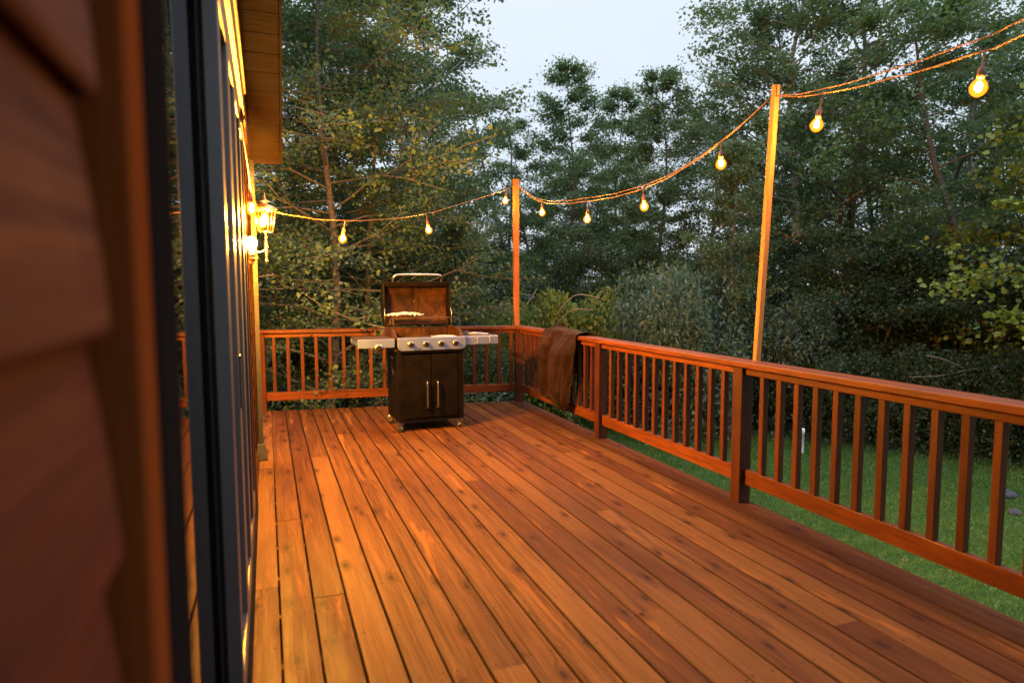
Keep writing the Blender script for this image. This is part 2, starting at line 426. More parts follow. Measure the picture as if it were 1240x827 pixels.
# ------------------------------------------------------------------ deck
BX0, BP, BW = .0096, .143, .1362
def deck_end(x): return 7.90 - .133 * x
def deck():
    m = MB(); bc = []; tint = []
    joints = {-1: [3.2, 5.36], 0: [4.12], 1: [3.02], 2: [5.62], 3: [1.4], 4: [6.4], 5: [2.2], 7: [5.6], 9: [4.5], 10: [2.38], 12: [6.1], 13: [3.6], 15: [2.0], 16: [5.0], 18: [3.9], 19: [6.6]}
    r = random.Random(3)
    for b in range(-1, 21):
        xa = BX0 + b * BP + .0034; xb = xa + BW
        if b == -1: xa = -.11; xb = BX0 - .0022
        if b == 20: xb = 2.925
        ys = [-2.5] + joints.get(b, []) + [deck_end((xa + xb) / 2)]
        for k in range(len(ys) - 1):
            y0 = ys[k] + (.0015 if k else 0); y1 = ys[k + 1] - (.0015 if k < len(ys) - 2 else 0)
            last = k == len(ys) - 2
            dz = r.uniform(-.0015, .0015); off = r.uniform(0, 80); bid = r.uniform(0, 60); tn = r.random()
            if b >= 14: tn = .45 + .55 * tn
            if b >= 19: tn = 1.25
            n = 10; e = .003
            base = len(m.v)
            for i in range(n + 1):
                y = y0 + (y1 - y0) * i / n
                ya = y; yb = y
                if last and i == n: ya = deck_end(xa); yb = deck_end(xb)
                w = r.uniform(-.0008, .0008)
                for (x, z, yy) in ((xa, -.038, ya), (xa, -e, ya), (xa + e, 0, ya), (xb - e, 0, yb), (xb, -e, yb), (xb, -.038, yb)):
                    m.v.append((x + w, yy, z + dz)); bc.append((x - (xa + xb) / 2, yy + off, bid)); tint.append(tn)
            for i in range(n):
                for q in range(6):
                    a = base + i * 6 + q; c = base + i * 6 + (q + 1) % 6
                    m.f.append([a, c, c + 6, a + 6]); m.mi.append(0); m.sm.append(False)
            m.f.append([base + q for q in range(6)]); m.mi.append(0); m.sm.append(False)
            m.f.append([base + n * 6 + q for q in range(5, -1, -1)]); m.mi.append(0); m.sm.append(False)
    nb = len(m.v)
    m.cur = 1
    y = -2.3
    while y < 7.4:
        m.box(-.1, 2.9, y - .02, y + .02, -.23, -.040); y += .406
    m.box(2.865, 2.905, -2.4, 7.42, -.24, -.041)
    a, b = (-.1, deck_end(-.1) - .09), (2.90, deck_end(2.90) - .09)
    m.hexa([(a[0], a[1], -.24), (b[0], b[1], -.24), (b[0], b[1] + .04, -.24), (a[0], a[1] + .04, -.24),
            (a[0], a[1], -.042), (b[0], b[1], -.042), (b[0], b[1] + .04, -.042), (a[0], a[1] + .04, -.042)])
    for (x, y) in ((2.84, 7.2), (2.84, 4.2), (2.84, 1.2), (.2, 7.5)): m.box(x - .06, x + .06, y - .06, y + .06, GROUND - .2, -.241)
    o = m.build('deck', [M['deck'], M['joist']])
    me = o.data
    at = me.attributes.new('bc', 'FLOAT_VECTOR', 'POINT')
    arr = np.zeros((len(me.vertices), 3), np.float32); arr[:nb] = bc; at.data.foreach_set('vector', arr.ravel())
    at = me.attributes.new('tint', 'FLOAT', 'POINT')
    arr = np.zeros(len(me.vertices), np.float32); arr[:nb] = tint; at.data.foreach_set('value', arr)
    tag(o, kind='structure')
deck()

# ------------------------------------------------------------------ railings
def railing_side():
    root = empty('deck_railing', (2.867, 3.4, 0))
    tag(root, 'long red brown wooden railing along the lawn side of the deck under the cover', 'railing')
    def P(mb, name, mat, loc=(0, 0, 0), bev=.003):
        o = mb.build(name, mat, root, bev); o.location = loc; return o
    yA, yB = -2.4, 7.47 - 3.4 + 3.4
    # cap (butts against the back cap)
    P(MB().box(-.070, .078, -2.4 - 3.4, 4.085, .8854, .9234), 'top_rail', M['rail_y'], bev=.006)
    posts = [5.3375 + .045, 3.4056 + .045, 1.474 + .045, -.458 + .045]
    pm = MB().box(-.0445, .0445, -.0445, .0445, 0, .8852)
    first = None
    for y in posts:
        if first is None: first = P(pm, 'post', M['post'], (0, y - 3.4, 0), .004)
        else:
            c = first.copy(); col.objects.link(c); c.parent = root; c.location = (0, y - 3.4, 0)
    ends = [7.455] + posts + [-2.35]
    bal = None
    rr = random.Random(5)
    for k in range(len(ends) - 1):
        hi, lo = ends[k] - .0455, ends[k + 1] + .0455
        if k == len(ends) - 2: lo = -2.35
        L = hi - lo
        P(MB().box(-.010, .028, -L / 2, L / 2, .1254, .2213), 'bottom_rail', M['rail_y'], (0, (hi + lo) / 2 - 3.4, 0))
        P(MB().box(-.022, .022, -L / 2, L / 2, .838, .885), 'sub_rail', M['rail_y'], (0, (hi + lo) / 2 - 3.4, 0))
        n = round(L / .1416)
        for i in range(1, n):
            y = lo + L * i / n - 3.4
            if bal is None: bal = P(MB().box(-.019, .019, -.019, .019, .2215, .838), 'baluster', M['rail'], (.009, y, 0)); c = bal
            else:
                c = bal.copy(); col.objects.link(c); c.parent = root; c.location = (.009, y, 0)
            c.rotation_euler = (0, 0, rr.uniform(-.06, .06))
    return root
railing_side()

def railing_back():
    A = Vector((-.08, 7.87, 0)); B = Vector((2.867, 7.5, 0)); d = B - A; ang = math.atan2(d.y, d.x); L = d.length
    root = empty('deck_railing', A, ang)
    tag(root, 'short red brown wooden railing across the end of the deck behind the grill', 'railing')
    def P(mb, name, mat, loc=(0, 0, 0), bev=.003):
        o = mb.build(name, mat, root, bev); o.location = loc; return o
    # cap meets the side cap in a slanted butt joint
    m = MB(); ta = math.tan(ang)
    xr0 = L + .078
    m.hexa([(-.055, -.070, .8857), (xr0, -.070, .8857), (xr0, .078, .8857), (-.055, .078, .8857),
            (-.055, -.070, .9237), (xr0, -.070, .9237), (xr0, .078, .9237), (-.055, .078, .9237)])
    P(m, 'top_rail', M['rail_x'], bev=.006)
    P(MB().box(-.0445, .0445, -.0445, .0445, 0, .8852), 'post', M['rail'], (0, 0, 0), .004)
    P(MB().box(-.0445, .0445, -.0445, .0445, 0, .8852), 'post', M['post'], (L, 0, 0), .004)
    lo, hi = .0455, L - .0455
    P(MB().box(lo, hi, -.028, .010, .1254, .2213), 'bottom_rail', M['rail_x'])
    P(MB().box(lo, hi, -.022, .022, .838, .885), 'sub_rail', M['rail_x'])
    bal = None
    for i in range(19):
        x = .139 + .1517 * i
        if x > hi - .02: x = hi - .025
        if bal is None: bal = P(MB().box(-.019, .019, -.019, .019, .2215, .838), 'baluster', M['rail'], (x, -.009, 0))
        else:
            c = bal.copy(); col.objects.link(c); c.parent = root; c.location = (x, -.009, 0)
railing_back()

# ------------------------------------------------------------------ light poles
def pole(x, y, z0, z1, lx, ly, wx, wy, label, mat='pole'):
    m = MB()
    m.hexa([(-wx, -wy, 0), (wx, -wy, 0), (wx, wy, 0), (-wx, wy, 0),
            (lx - wx, ly - wy, z1 - z0), (lx + wx, ly - wy, z1 - z0), (lx + wx, ly + wy, z1 - z0), (lx - wx, ly + wy, z1 - z0)])
    o = m.build('light_pole', M[mat], None, .003); o.location = (x, y, z0)
    tag(o, label, 'pole', 'wooden poles that carry the string lights')
pole(2.885, 7.640, .85, 2.70, .0, 0, .036, .019, 'wooden pole rising from the corner post of the deck railing behind the cover', 'pole_red')
pole(2.990, 3.475, .85, 2.64, .015, -.09, .0185, .0185, 'leaning wooden pole standing outside the long railing nearer the camera')

# ------------------------------------------------------------------ house
def gable_y(z): return 6.0 - max(0, z - 2.62) / .93
def house():
    root = empty('house', (-.30, 1.0, 0))
    tag(root, 'red brown clapboard house with glass sliding door beside the deck', 'house')
    inv = Vector((.30, -1.0, 0))
    def P(mb, name, mats, parent=root, bev=0, **kw):
        o = mb.build(name, mats, parent, bev, **kw)
        if parent is root: o.location = inv
        return o
    YN = -4.0
    DY0, DY1, DZ1 = .74, 4.42, 2.44        # opening of the four-panel sliding door
    # structural wall with its openings, other walls, floor and roof
    w = MB()
    a, b = -.30, -.150
    w.box(a, b, YN, DY0, -1.3, 2.62)
    w.box(a, b, DY1, 6.0, -1.3, 2.62)
    w.box(a, b, DY0, DY1, DZ1, 2.62); w.box(a, b, DY0, DY1, -1.3, .0)
    w.prism([(YN, 2.622), (6.0, 2.622), (1.0, 2.62 + 5 * .93)], 0, a, b)
    w.box(-6.2, -.302, 5.85, 6.0, -1.3, 2.6); w.box(-6.2, -.302, YN, YN + .15, -1.3, 2.6); w.box(-6.35, -6.202, YN, 6.0, -1.3, 2.6)
    w.box(-6.2, -.302, YN + .152, 5.848, -.1, -.02); w.box(-6.2, -.302, YN + .152, 5.848, 2.5, 2.58)
    P(w, 'wall', M['interior'])
    # clapboards: each board slopes out toward its lower edge
    s = MB(); EX = .178; z = 1.368 - EX * 8
    def board(y0, y1, z, bx=0.0):
        if y1 - y0 < .02: return
        prof = [(-.148, z), (-.116, z), (-.112, z + .008), (-.1145, z + .05), (-.121, z + .11), (-.132, z + EX + .012), (-.148, z + EX + .012)]
        s.prism([(x + (bx if x > -.14 else 0), zz) for x, zz in prof], 1, y0, y1)
    while z < 7.2:
        y1 = gable_y(z + .19) - .06 if z > 2.4 else 5.93
        y0 = YN if z < 2.4 else 2.0 - gable_y(z + .19)
        if y1 > y0 + .1:
            zt = z + EX
            if zt < .02: pass
            elif zt < 2.60 :
                board(y0, .580, z); board(4.56, y1, z, -.012)
            else: board(y0, y1, z)
        z += EX
    P(s, 'siding', M['siding'], bev=.003)
    # door casing
    P(MB().box(-.146, -.100, .617, .698, .05, 2.47), 'door_casing', M['casing'], bev=.004)
    P(MB().box(-.149, -.140, .582, .616, .05, 2.47), 'gap_shade_strip', M['black'])  # black backing strip that stands in for the shade between siding and casing
    P(MB().box(-.146, -.100, 4.422, 4.54, .05, 2.47), 'door_casing', M['casing'], bev=.004)
    m = MB(); m.prism([(-.146, 2.472), (-.094, 2.472), (-.094, 2.60), (-.080, 2.605), (-.080, 2.622), (-.146, 2.64)], 1, .64, 4.56)
    P(m, 'door_casing', M['casing_y'], bev=.003)
    # trim board over the wall toward the corner, under the rake
    m = MB(); m.prism([(-.146, 2.45), (-.092, 2.45), (-.092, 2.58), (-.146, 2.60)], 1, 4.57, 5.9)
    P(m, 'frieze_board', M['casing_y'], bev=.003)
    # sliding door
    d = empty('sliding_door'); d.parent = root; d.location = inv
    m = MB(); m.cur = 0
    m.box(-.24, -.150, .745, .800, .05, 2.42); m.box(-.24, -.112, 4.365, 4.418, .03, 2.42)
    m.box(-.24, -.112, .801, 4.364, 2.37, 2.42)
    P(m, 'door_frame', M['dark_metal'], d, .003)
    P(MB().box(-.24, -.092, .74, 4.42, .002, .045), 'door_sill', M['seal'], d, .003)
    P(MB().box(-.145, -.098, .700, .860, .046, 2.46), 'door_seal', M['seal'], d, .003)
    def panel(y0, y1, x, gx=.018, mt='grey_metal', name='door_panel'):
        m = MB(); t = .022; w_ = .07
        m.box(x - t, x + t, y0, y0 + w_, .05, 2.36); m.box(x - t, x + t, y1 - w_, y1, .05, 2.36)
        m.box(x - t, x + t, y0 + w_, y1 - w_, .05, .16); m.box(x - t, x + t, y0 + w_, y1 - w_, 2.27, 2.36)
        p = P(m, name, M[mt], d, .004)
        g = MB().box(x + gx - .006, x + gx, y0 + w_ + .001, y1 - w_ - .001, .161, 2.269)
        g.build('glass_pane', M['pane'], p)
        return p
    panel(.805, 2.24, -.185)
    q = panel(2.14, 2.72, -.128, -.014)
    panel(2.725, 3.28, -.128, -.014, 'grey_metal'); panel(3.285, 3.84, -.128, -.014, 'dark_metal'); panel(3.845, 4.362, -.128, -.014, 'dark_metal')
    m = MB(); m.box(-.1055, -.099, 2.665, 2.690, .95, 1.15); m.build('handle', M['dark_metal'], q, .002)
    m = MB()
    for (y, x, t_) in ((2.215, -.155, .010), (2.24, -.160, .006)): m.box(x - .006, x + .006, y, y + t_, .05, 2.36)
    P(m, 'weather_strip', M['black'], d)
    # corner boards
    P(MB().box(-.148, -.106, 5.935, 6.04, .01, 2.60), 'corner_board', M['trim_dark'], bev=.004)
    P(MB().box(-.26, -.150, 6.002, 6.036, .01, 2.56), 'corner_board', M['casing'], bev=.004)
    # sill trim along the foot of the wall
    P(MB().box(-.149, -.098, 4.56, 5.93, .002, .045), 'base_trim', M['trim_dark'], bev=.003)
    # downspout with a kicked-out elbow on the deck
    m = MB()
    m.box(-.098, -.062, 5.70, 5.765, .13, 2.40)
    m.box(-.112, -.056, 5.694, 5.771, 1.62, 1.66)
    m.hexa([(-.122, 5.62, .004), (-.030, 5.62, .004), (-.030, 5.70, .004), (-.122, 5.70, .004),
            (-.108, 5.66, .128), (-.052, 5.66, .128), (-.052, 5.765, .128), (-.108, 5.765, .128)])
    P(m, 'downspout', M['gutter'], bev=.004)
    # roof: two slabs; the rake overhangs the wall by a quarter metre
    k = .93; ZE = 2.54; YE = 6.35
    zr = ZE + (YE - 1.0) * k
    roof = MB()
    for sgn in (1, -1):
        ye = 1 + sgn * (YE - 1)
        u = [(ye, ZE + .03), (1.0, zr + .03), (1.0, zr + .25), (ye, ZE + .25)]
        roof.prism(u, 0, -6.6, .150)
    rf = P(roof, 'roof', M['roof'])
    # soffit boards run across the overhang
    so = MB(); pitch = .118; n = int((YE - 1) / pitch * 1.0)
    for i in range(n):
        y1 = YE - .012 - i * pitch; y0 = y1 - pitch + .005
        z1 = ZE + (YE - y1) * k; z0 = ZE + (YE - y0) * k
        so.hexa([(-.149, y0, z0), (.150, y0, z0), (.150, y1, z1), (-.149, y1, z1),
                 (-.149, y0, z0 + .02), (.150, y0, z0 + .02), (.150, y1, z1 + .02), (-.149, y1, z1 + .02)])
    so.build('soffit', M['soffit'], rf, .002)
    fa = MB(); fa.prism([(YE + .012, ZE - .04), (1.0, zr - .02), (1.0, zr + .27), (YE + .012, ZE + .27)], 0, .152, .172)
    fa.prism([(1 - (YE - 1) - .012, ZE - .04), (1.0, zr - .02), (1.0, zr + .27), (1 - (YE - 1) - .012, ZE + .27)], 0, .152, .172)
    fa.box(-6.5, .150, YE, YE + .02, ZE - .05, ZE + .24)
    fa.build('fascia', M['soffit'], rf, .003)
house()

# ------------------------------------------------------------------ wall lantern
def lantern():
    root = empty('wall_lantern', (-.110, 5.28, 1.78))
    tag(root, 'lit brass coach lantern with glass panes mounted on the house wall', 'lantern')
    X = .118
    # wall plate and scrolled arm
    p = MB(); p.lathe([(0, 0), (.055, 0), (.06, .008), (.04, .018), (.018, .024), (0, .026)], (0.004, 0, -.08), 16, 'x'); p.build('wall_plate', M['brass'], root)
    a = MB(); a.tube(smooth_path([(.02, 0, -.08), (.06, 0, -.12), (X - .01, 0, -.10), (X, 0, -.045), (X, 0, .015)], 6), .007, 10); a.build('arm', M['brass'], root)
    tl = MB(); tl.lathe([(0, -.20), (.010, -.192), (.014, -.18), (.006, -.168), (.008, -.16), (.012, -.12), (.014, -.07), (.009, -.04), (.007, -.01), (.008, .0), (.006, .02), (0, .024)], (X, 0, 0), 12); tl.build('tail_finial', M['brass'], root)
    # cage: six bars, tapered
    fr = MB(); n = 6; rb, rt, zb, zt = .052, .076, .03, .19
    for k in range(n):
        an = 2 * PI * k / n + .2; c, s_ = math.cos(an), math.sin(an)
        fr.tube([(X + rb * c, rb * s_, zb), (X + rt * c, rt * s_, zt)], .0045, 6)
    fr.tube([(X + rb * math.cos(2 * PI * k / n + .2), rb * math.sin(2 * PI * k / n + .2), zb) for k in range(n + 1)], .0045, 6)
    for k in range(3): an = 2 * PI * k / n + .2; fr.tube([(X - rb * math.cos(an), -rb * math.sin(an), zb), (X + rb * math.cos(an), rb * math.sin(an), zb)], .002, 6)
    ring = [(X + rt * math.cos(2 * PI * k / n + .2), rt * math.sin(2 * PI * k / n + .2), zt) for k in range(n + 1)]
    fr.tube(ring, .006, 6); fr.build('cage', M['brass'], root)
    gl = MB(); vs = []; fs = []
    for (r_, z_) in ((rb - .003, zb + .005), (rt - .003, zt - .002)):
        for k in range(n): an = 2 * PI * k / n + .2; vs.append((X + r_ * math.cos(an), r_ * math.sin(an), z_))
    gl.add(vs, [(k, (k + 1) % n, n + (k + 1) % n, n + k) for k in range(n)]); g = gl.build('glass', M['lampglass'], root)
    md = g.modifiers.new('thick', 'SOLIDIFY'); md.thickness = .002
    rf = MB(); rf.lathe([(.088, zt + .003), (.086, zt + .012), (.06, zt + .032), (.025, zt + .045), (.014, zt + .052), (.034, zt + .062), (.034, zt + .068), (.012, zt + .076), (.008, zt + .09), (.003, zt + .125), (0, zt + .126)], (X, 0, 0), 16)
    rf.lathe([(0, zt + .002), (.088, zt + .003)], (X, 0, 0), 16); rf.build('roof_cap', M['brass'], root)
    st = MB(); st.lathe([(0, zt + .001), (.012, zt), (.012, .158), (0, .157)], (X, 0, 0), 10); st.build('bulb_socket', M['brass'], root)
    bu = MB(); bu.lathe([(0, .088), (.010, .092), (.018, .106), (.019, .120), (.013, .142), (.009, .156), (0, .1565)], (X, 0, 0), 12); bu.build('bulb', M['lantern_bulb'], root)
lantern()

def sconce():
    root = empty('bulb_holder', (-.124, 4.75, 1.605))
    tag(root, 'bare bright bulb standing in a ribbed socket on the house wall below the lantern', 'lamp')
    m = MB(); m.box(.0, .016, -.03, .03, -.09, .0); m.box(.016, .052, -.018, .018, -.05, -.035); m.build('bracket', M['brass'], root, .003)
    m = MB(); m.lathe([(0, -.036), (.018, -.034), (.018, -.02), (.021, -.018), (.021, -.008), (.018, -.006), (.018, .004), (.021, .006), (.021, .016), (.018, .018), (.017, .03), (0, .031)], (.042, 0, 0), 14); m.build('socket', M['brass'], root)
    m = MB(); m.lathe([(.010, .032), (.016, .045), (.029, .075), (.031, .095), (.024, .117), (.010, .128), (0, .129)], (.042, 0, 0), 14); m.build('bulb', M['sconce_bulb'], root)
sconce()

# ------------------------------------------------------------------ string lights
def strings():
    root = empty('string_lights', (2.9, 7.6, 2.6))
    tag(root, 'string of glowing bulbs on an amber cord looped from house to poles above the deck', 'string lights')
    inv = Vector((-2.9, -7.6, -2.6))
    p1 = (2.885, 7.64, 2.645); p2 = (2.995, 3.40, 2.575)
    w0 = [(-.085, 3.2, 2.16), (-.075, 4.0, 2.06), (-.078, 4.72, 2.04), (-.078, 5.02, 2.10), (-.05, 5.34, 1.995)]
    s0 = [(-.05, 5.34, 1.995), (.25, 5.52, 1.955), (.586, 5.761, 1.957), (1.07, 6.15, 2.02), (1.549, 6.545, 2.132), (2.15, 7.03, 2.34), (2.69, 7.474, 2.537), p1]
    s1 = [p1, (2.889, 7.25, 2.46), (2.894, 6.83, 2.325), (2.91, 6.3, 2.25), (2.927, 5.787, 2.215), (2.942, 5.3, 2.195), (2.957, 4.825, 2.207), (2.97, 4.4, 2.26), (2.985, 3.907, 2.383), p2]
    s2 = [p2, (3, 3.04, 2.492), (3, 2.558, 2.445), (3, 2.12, 2.43), (3, 1.93, 2.445), (2.95, 1.45, 2.52), (2.5, .55, 2.6), (1.2, -.6, 2.72), (-.105, -1.6, 3.0)]
    def cord(pts, off=(0, 0, 0), r=.0040, sag=0.0):
        m = MB(); pth = smooth_path(pts, 8)
        N = len(pth); q = []
        for i, p in enumerate(pth):
            t = i / (N - 1); q.append(p + inv + Vector(off) * math.sin(PI * t) + Vector((0, 0, .002 * math.sin(i * .9))))
        m.tube(q, r, 7); m.build('cord', M['cord'], root)
    cord(w0); cord(s0); cord(s1); cord(s2)
    cord(s1, (.02, 0, .035), .0032); cord(s2, (-.02, 0, .055), .0032)
    pts = [(.619, 5.79, 1.957), (1.536, 6.534, 2.127), (2.689, 7.474, 2.537), (2.894, 6.84, 2.327), (2.926, 5.80, 2.216), (2.957, 4.822, 2.207), (2.986, 3.876, 2.389),
           (3, 3.04, 2.492), (3, 2.113, 2.43), (-.075, 4.72, 2.04), (-.078, 5.05, 2.11)]
    drop = [.145, .16, .125, .11, .165, .145, .14, .165, .148, .125, .13]
    proto = None
    rr = random.Random(2)
    for (p, d) in zip(pts, drop):
        if proto is None:
            b = MB(); b.lathe([(.012, -.010), (.018, -.016), (.031, -.034), (.036, -.050), (.033, -.066), (.021, -.082), (.007, -.089), (0, -.0895)], (0, 0, .045), 16)
            proto = b.build('bulb', M['bulb'], root)
            s_ = MB(); s_.lathe([(0, .105), (.005, .104), (.006, .085), (.015, .078), (.0165, .05), (.0145, .034), (0, .033)], (0, 0, 0), 12)
            s_.tube([(0, 0, .10), (.002, 0, .125), (0, 0, .15)], .0035, 6)
            s_.build('socket', M['socket'], proto)
            f_ = MB(); f_.lathe([(0, .022), (.005, .019), (.011, .009), (.0135, -.003), (.012, -.013), (.006, -.021), (0, -.022)], (0, 0, 0), 12); f_.build('filament', M['core'], proto)
            o = proto
        else: o = copy_tree(proto, root)
        o.location = Vector(p) + inv - Vector((0, 0, d)); o.rotation_euler = (rr.uniform(-.15, .15), rr.uniform(-.15, .15), 0)
strings()

# ------------------------------------------------------------------ gas grill
def grill():
    root = empty('gas_grill', (1.470, 6.505, 0), R(2.0))
    tag(root, 'dark four burner gas grill with open lid and steel side shelves', 'grill')
    def P(mb, name, mat, parent=root, bev=.003): return mb.build(name, mat, parent, bev)
    # cabinet: side walls, back, floor, front corner pillars
    m = MB()
    m.box(-.325, -.307, -.232, .245, .10, .775); m.box(.307, .325, -.232, .245, .10, .775)
    m.box(-.306, .306, .229, .244, .102, .773); m.box(-.306, .306, -.21, .228, .10, .118)
    m.box(-.325, -.270, -.252, -.233, .095, .775); m.box(.270, .325, -.252, -.233, .095, .775)
    m.box(-.269, .269, -.246, -.233, .097, .128); m.box(-.269, .269, -.246, -.233, .748, .775)
    P(m, 'cabinet', M['enamel'])
    for sx in (-1, 1):
        d = MB(); x0, x1 = sorted((sx * .003, sx * .267)); d.box(x0, x1, -.258, -.236, .131, .745)
        dr = P(d, 'door', M['enamel'], root, .004)
        hx = sx * .052; h = MB()
        h.tube(smooth_path([(hx, -.258, .225), (hx, -.288, .232), (hx, -.296, .26), (hx, -.296, .45), (hx, -.288, .478), (hx, -.258, .485)], 5), .0085, 10)
        P(h, 'handle', M['chrome'], dr, 0)
    # matchstick holder on the left side
    m = MB(); x = -.333
    m.tube([(x, -.02, .60), (x, -.02, .705), (x, -.05, .715)], .004, 6); m.tube([(x, .03, .715), (x, -.08, .70)], .0045, 6); m.tube(smooth_path([(x, -.02, .6), (x, -.05, .575), (x, -.06, .55), (x, -.03, .54)], 4), .004, 6)
    P(m, 'match_holder', M['brass'], root, 0)
    # fire box
    f = MB()
    sp = [(-.225, .780), (.240, .780), (.255, .99), (.20, 1.00), (-.10, .985), (-.215, .915)]
    f.prism(sp, 0, -.350, -.318); f.prism(sp, 0, .318, .350)
    f.box(-.317, .317, .222, .245, .782, .985); f.box(-.317, .317, -.222, -.200, .782, .905); f.box(-.317, .317, -.199, .221, .782, .80)
    P(f, 'fire_box', M['sooty'], root)
    g = MB()
    for i in range(30):
        xx = -.30 + .60 * i / 29; g.box(xx - .004, xx + .004, -.195, .215, .888, .898)
    for yy in (-.15, .01, .17): g.box(-.31, .31, yy - .005, yy + .005, .878, .8878)
    P(g, 'cooking_grate', M['iron'], root, 0)
    w = MB()
    for i in range(8): w.tube([(-.30, .06 + .018 * i, 1.085), (.30, .06 + .018 * i, 1.085)], .003, 6)
    for xx in (-.30, 0, .30): w.tube([(xx, .055, 1.081), (xx, .195, 1.081)], .004, 6)
    for xx in (-.30, .30): w.tube([(xx, .06, 1.083), (xx, .05, .985)], .004, 6); w.tube([(xx, .19, 1.083), (xx, .215, .985)], .004, 6)
    P(w, 'warming_rack', M['iron'], root, 0)
    # control panel with rounded lower corners
    def rounded(x0, x1, z0, z1, r, n=6):
        pts = [(x1, z1), (x0, z1)]
        for k in range(n + 1): a = PI + PI / 2 * k / n; pts.append((x0 + r + r * math.cos(a), z0 + r + r * math.sin(a)))
        for k in range(n + 1): a = 1.5 * PI + PI / 2 * k / n; pts.append((x1 - r + r * math.cos(a), z0 + r + r * math.sin(a)))
        return pts
    c = MB(); c.prism(rounded(-.332, .346, .790, .915, .045), 1, -.285, -.253)
    cp = P(c, 'control_panel', M['steel'], root, .006)
    c = MB(); c.prism(rounded(-.325, .339, .772, .80, .02), 1, -.276, -.2535)
    P(c, 'drip_lip', M['enamel'], root, .002)
    kx = [-.208, -.058, .092, .238]
    def knob(x, z, y, r, parent, bez):
        b = MB(); b.lathe([(0, -.010), (bez * .9, -.010), (bez, -.005), (bez, .0)], (x, y, z), 18, 'y')
        bo = P(b, 'bezel', M['chrome'], parent, 0)
        k = MB(); k.lathe([(0, -.040), (r * .72, -.040), (r * .85, -.036), (r, -.014), (r * .98, -.0105)], (x, y, z), 18, 'y'); k.box(x - .004, x + .004, y - .046, y - .036, z - r * .75, z + r * .75)
        P(k, 'knob', M['seal'], parent, 0)
    for x in kx: knob(x, .852, -.285, .022, cp, .030)
    m = MB(); m.lathe([(0, -.008), (.008, -.008), (.010, 0)], (-.125, -.285, .812), 10, 'y'); P(m, 'igniter_button', M['black'], cp, 0)
    # side shelves
    for sx in (-1, 1):
        s = MB(); x0, x1 = sorted((sx * .352, sx * .700))
        s.box(x0, x1, -.235, .175, .893, .910)
        sh = P(s, 'side_shelf', M['shelf'], root, .004)
        s = MB(); s.box(x0 + .001, x1 - .001, -.250, -.2355, .825, .909); s.box(x0 + .001, x1 - .001, .1755, .186, .845, .908)
        xe = sx * .695; s.box(min(xe, xe + sx * -.012), max(xe, xe + sx * -.012), -.235, .175, .845, .8925)
        P(s, 'shelf_front', M['steel'], sh, .005)
        if sx < 0: knob(-.505, .822, -.251, .030, sh, .043)
        else:
            for hx in (.47, .60):  # brass arcs modelled in place of curved lamp reflections on the steel front
                h = MB(); h.tube(smooth_path([(hx, -.2515, .895), (hx, -.262, .885), (hx + .006, -.266, .862), (hx, -.262, .842), (hx, -.256, .835)], 4), .003, 6); P(h, 'glint_arc', M['brass'], sh, 0)
    # open lid: a shell with closed ends, tipped back about its rear hinge
    prof = [(.0, .0), (-.045, .14), (-.035, .25), (.02, .345), (.11, .42), (.205, .475), (.30, .50)]   # (depth back, height) seen open
    prof = [(.235, 1.0), (.30, 1.03), (.375, 1.10), (.405, 1.19), (.395, 1.29), (.345, 1.385), (.275, 1.440)]
    def resample(pr, n): return [(p.x, p.y) for p in smooth_path([(a, b, 0) for a, b in pr], n)]
    outer = resample(prof, 4)
    def offset(pr, d):
        out = []
        for i, (a, b) in enumerate(pr):
            p, q = pr[max(i - 1, 0)], pr[min(i + 1, len(pr) - 1)]
            tx, tz = q[0] - p[0], q[1] - p[1]; l = math.hypot(tx, tz); out.append((a - tz / l * d, b + tx / l * d))
        return out
    inner = offset(outer, .014)
    L = MB()
    L.cur = 0
    n = len(outer)
    for i in range(n - 1):
        for (pr, mi) in ((outer, 0), (inner, 1)):
            L.cur = mi
            L.add([(-.338, *pr[i]), (.338, *pr[i]), (.338, *pr[i + 1]), (-.338, *pr[i + 1])], [(0, 1, 2, 3)], True)
    L.cur = 0
    for e in (0, n - 1): L.add([(-.338, *outer[e]), (.338, *outer[e]), (.338, *inner[e]), (-.338, *inner[e])], [(0, 1, 2, 3)])
    lid = L.build('lid', [M['enamel'], M['sooty']], root, 0, fix=False)
    E_ = MB()
    for x0, x1 in ((-.356, -.3385), (.3385, .356)):
        poly = [outer[i] for i in range(n)] + [(.262, 1.445), (.250, 1.36), (.235, 1.18), (.225, 1.03)]
        E_.prism(poly, 0, x0, x1)
    P(E_, 'lid_end', M['enamel'], lid, .004)
    lp = MB(); lp.box(-.338, .338, .250, .274, 1.425, 1.452); lp.box(-.333, .333, .262, .276, 1.405, 1.4245)
    P(lp, 'lid_lip', M['enamel'], lid, .003)
    gg = MB(); gg.lathe([(0, -.006), (.012, -.006), (.012, 0)], (.0, .386, 1.245), 12, 'y'); P(gg, 'gauge_stem', M['iron'], lid, 0)
    hd = MB(); hd.tube(smooth_path([(-.255, .262, 1.452), (-.255, .235, 1.488), (-.235, .222, 1.512), (-.19, .218, 1.520), (0, .217, 1.522), (.19, .218, 1.520), (.235, .222, 1.512), (.255, .235, 1.488), (.255, .262, 1.452)], 6), .0135, 12)
    P(hd, 'handle', M['chrome'], lid, 0)
    hb = MB(); hb.tube([(.345, .225, 1.0), (.352, .20, 1.12), (.345, .245, 1.20)], .005, 6); hb.tube([(-.345, .225, 1.0), (-.352, .20, 1.12), (-.345, .245, 1.20)], .005, 6)
    P(hb, 'hinge_arm', M['chrome'], lid, 0)
    # casters
    first = None
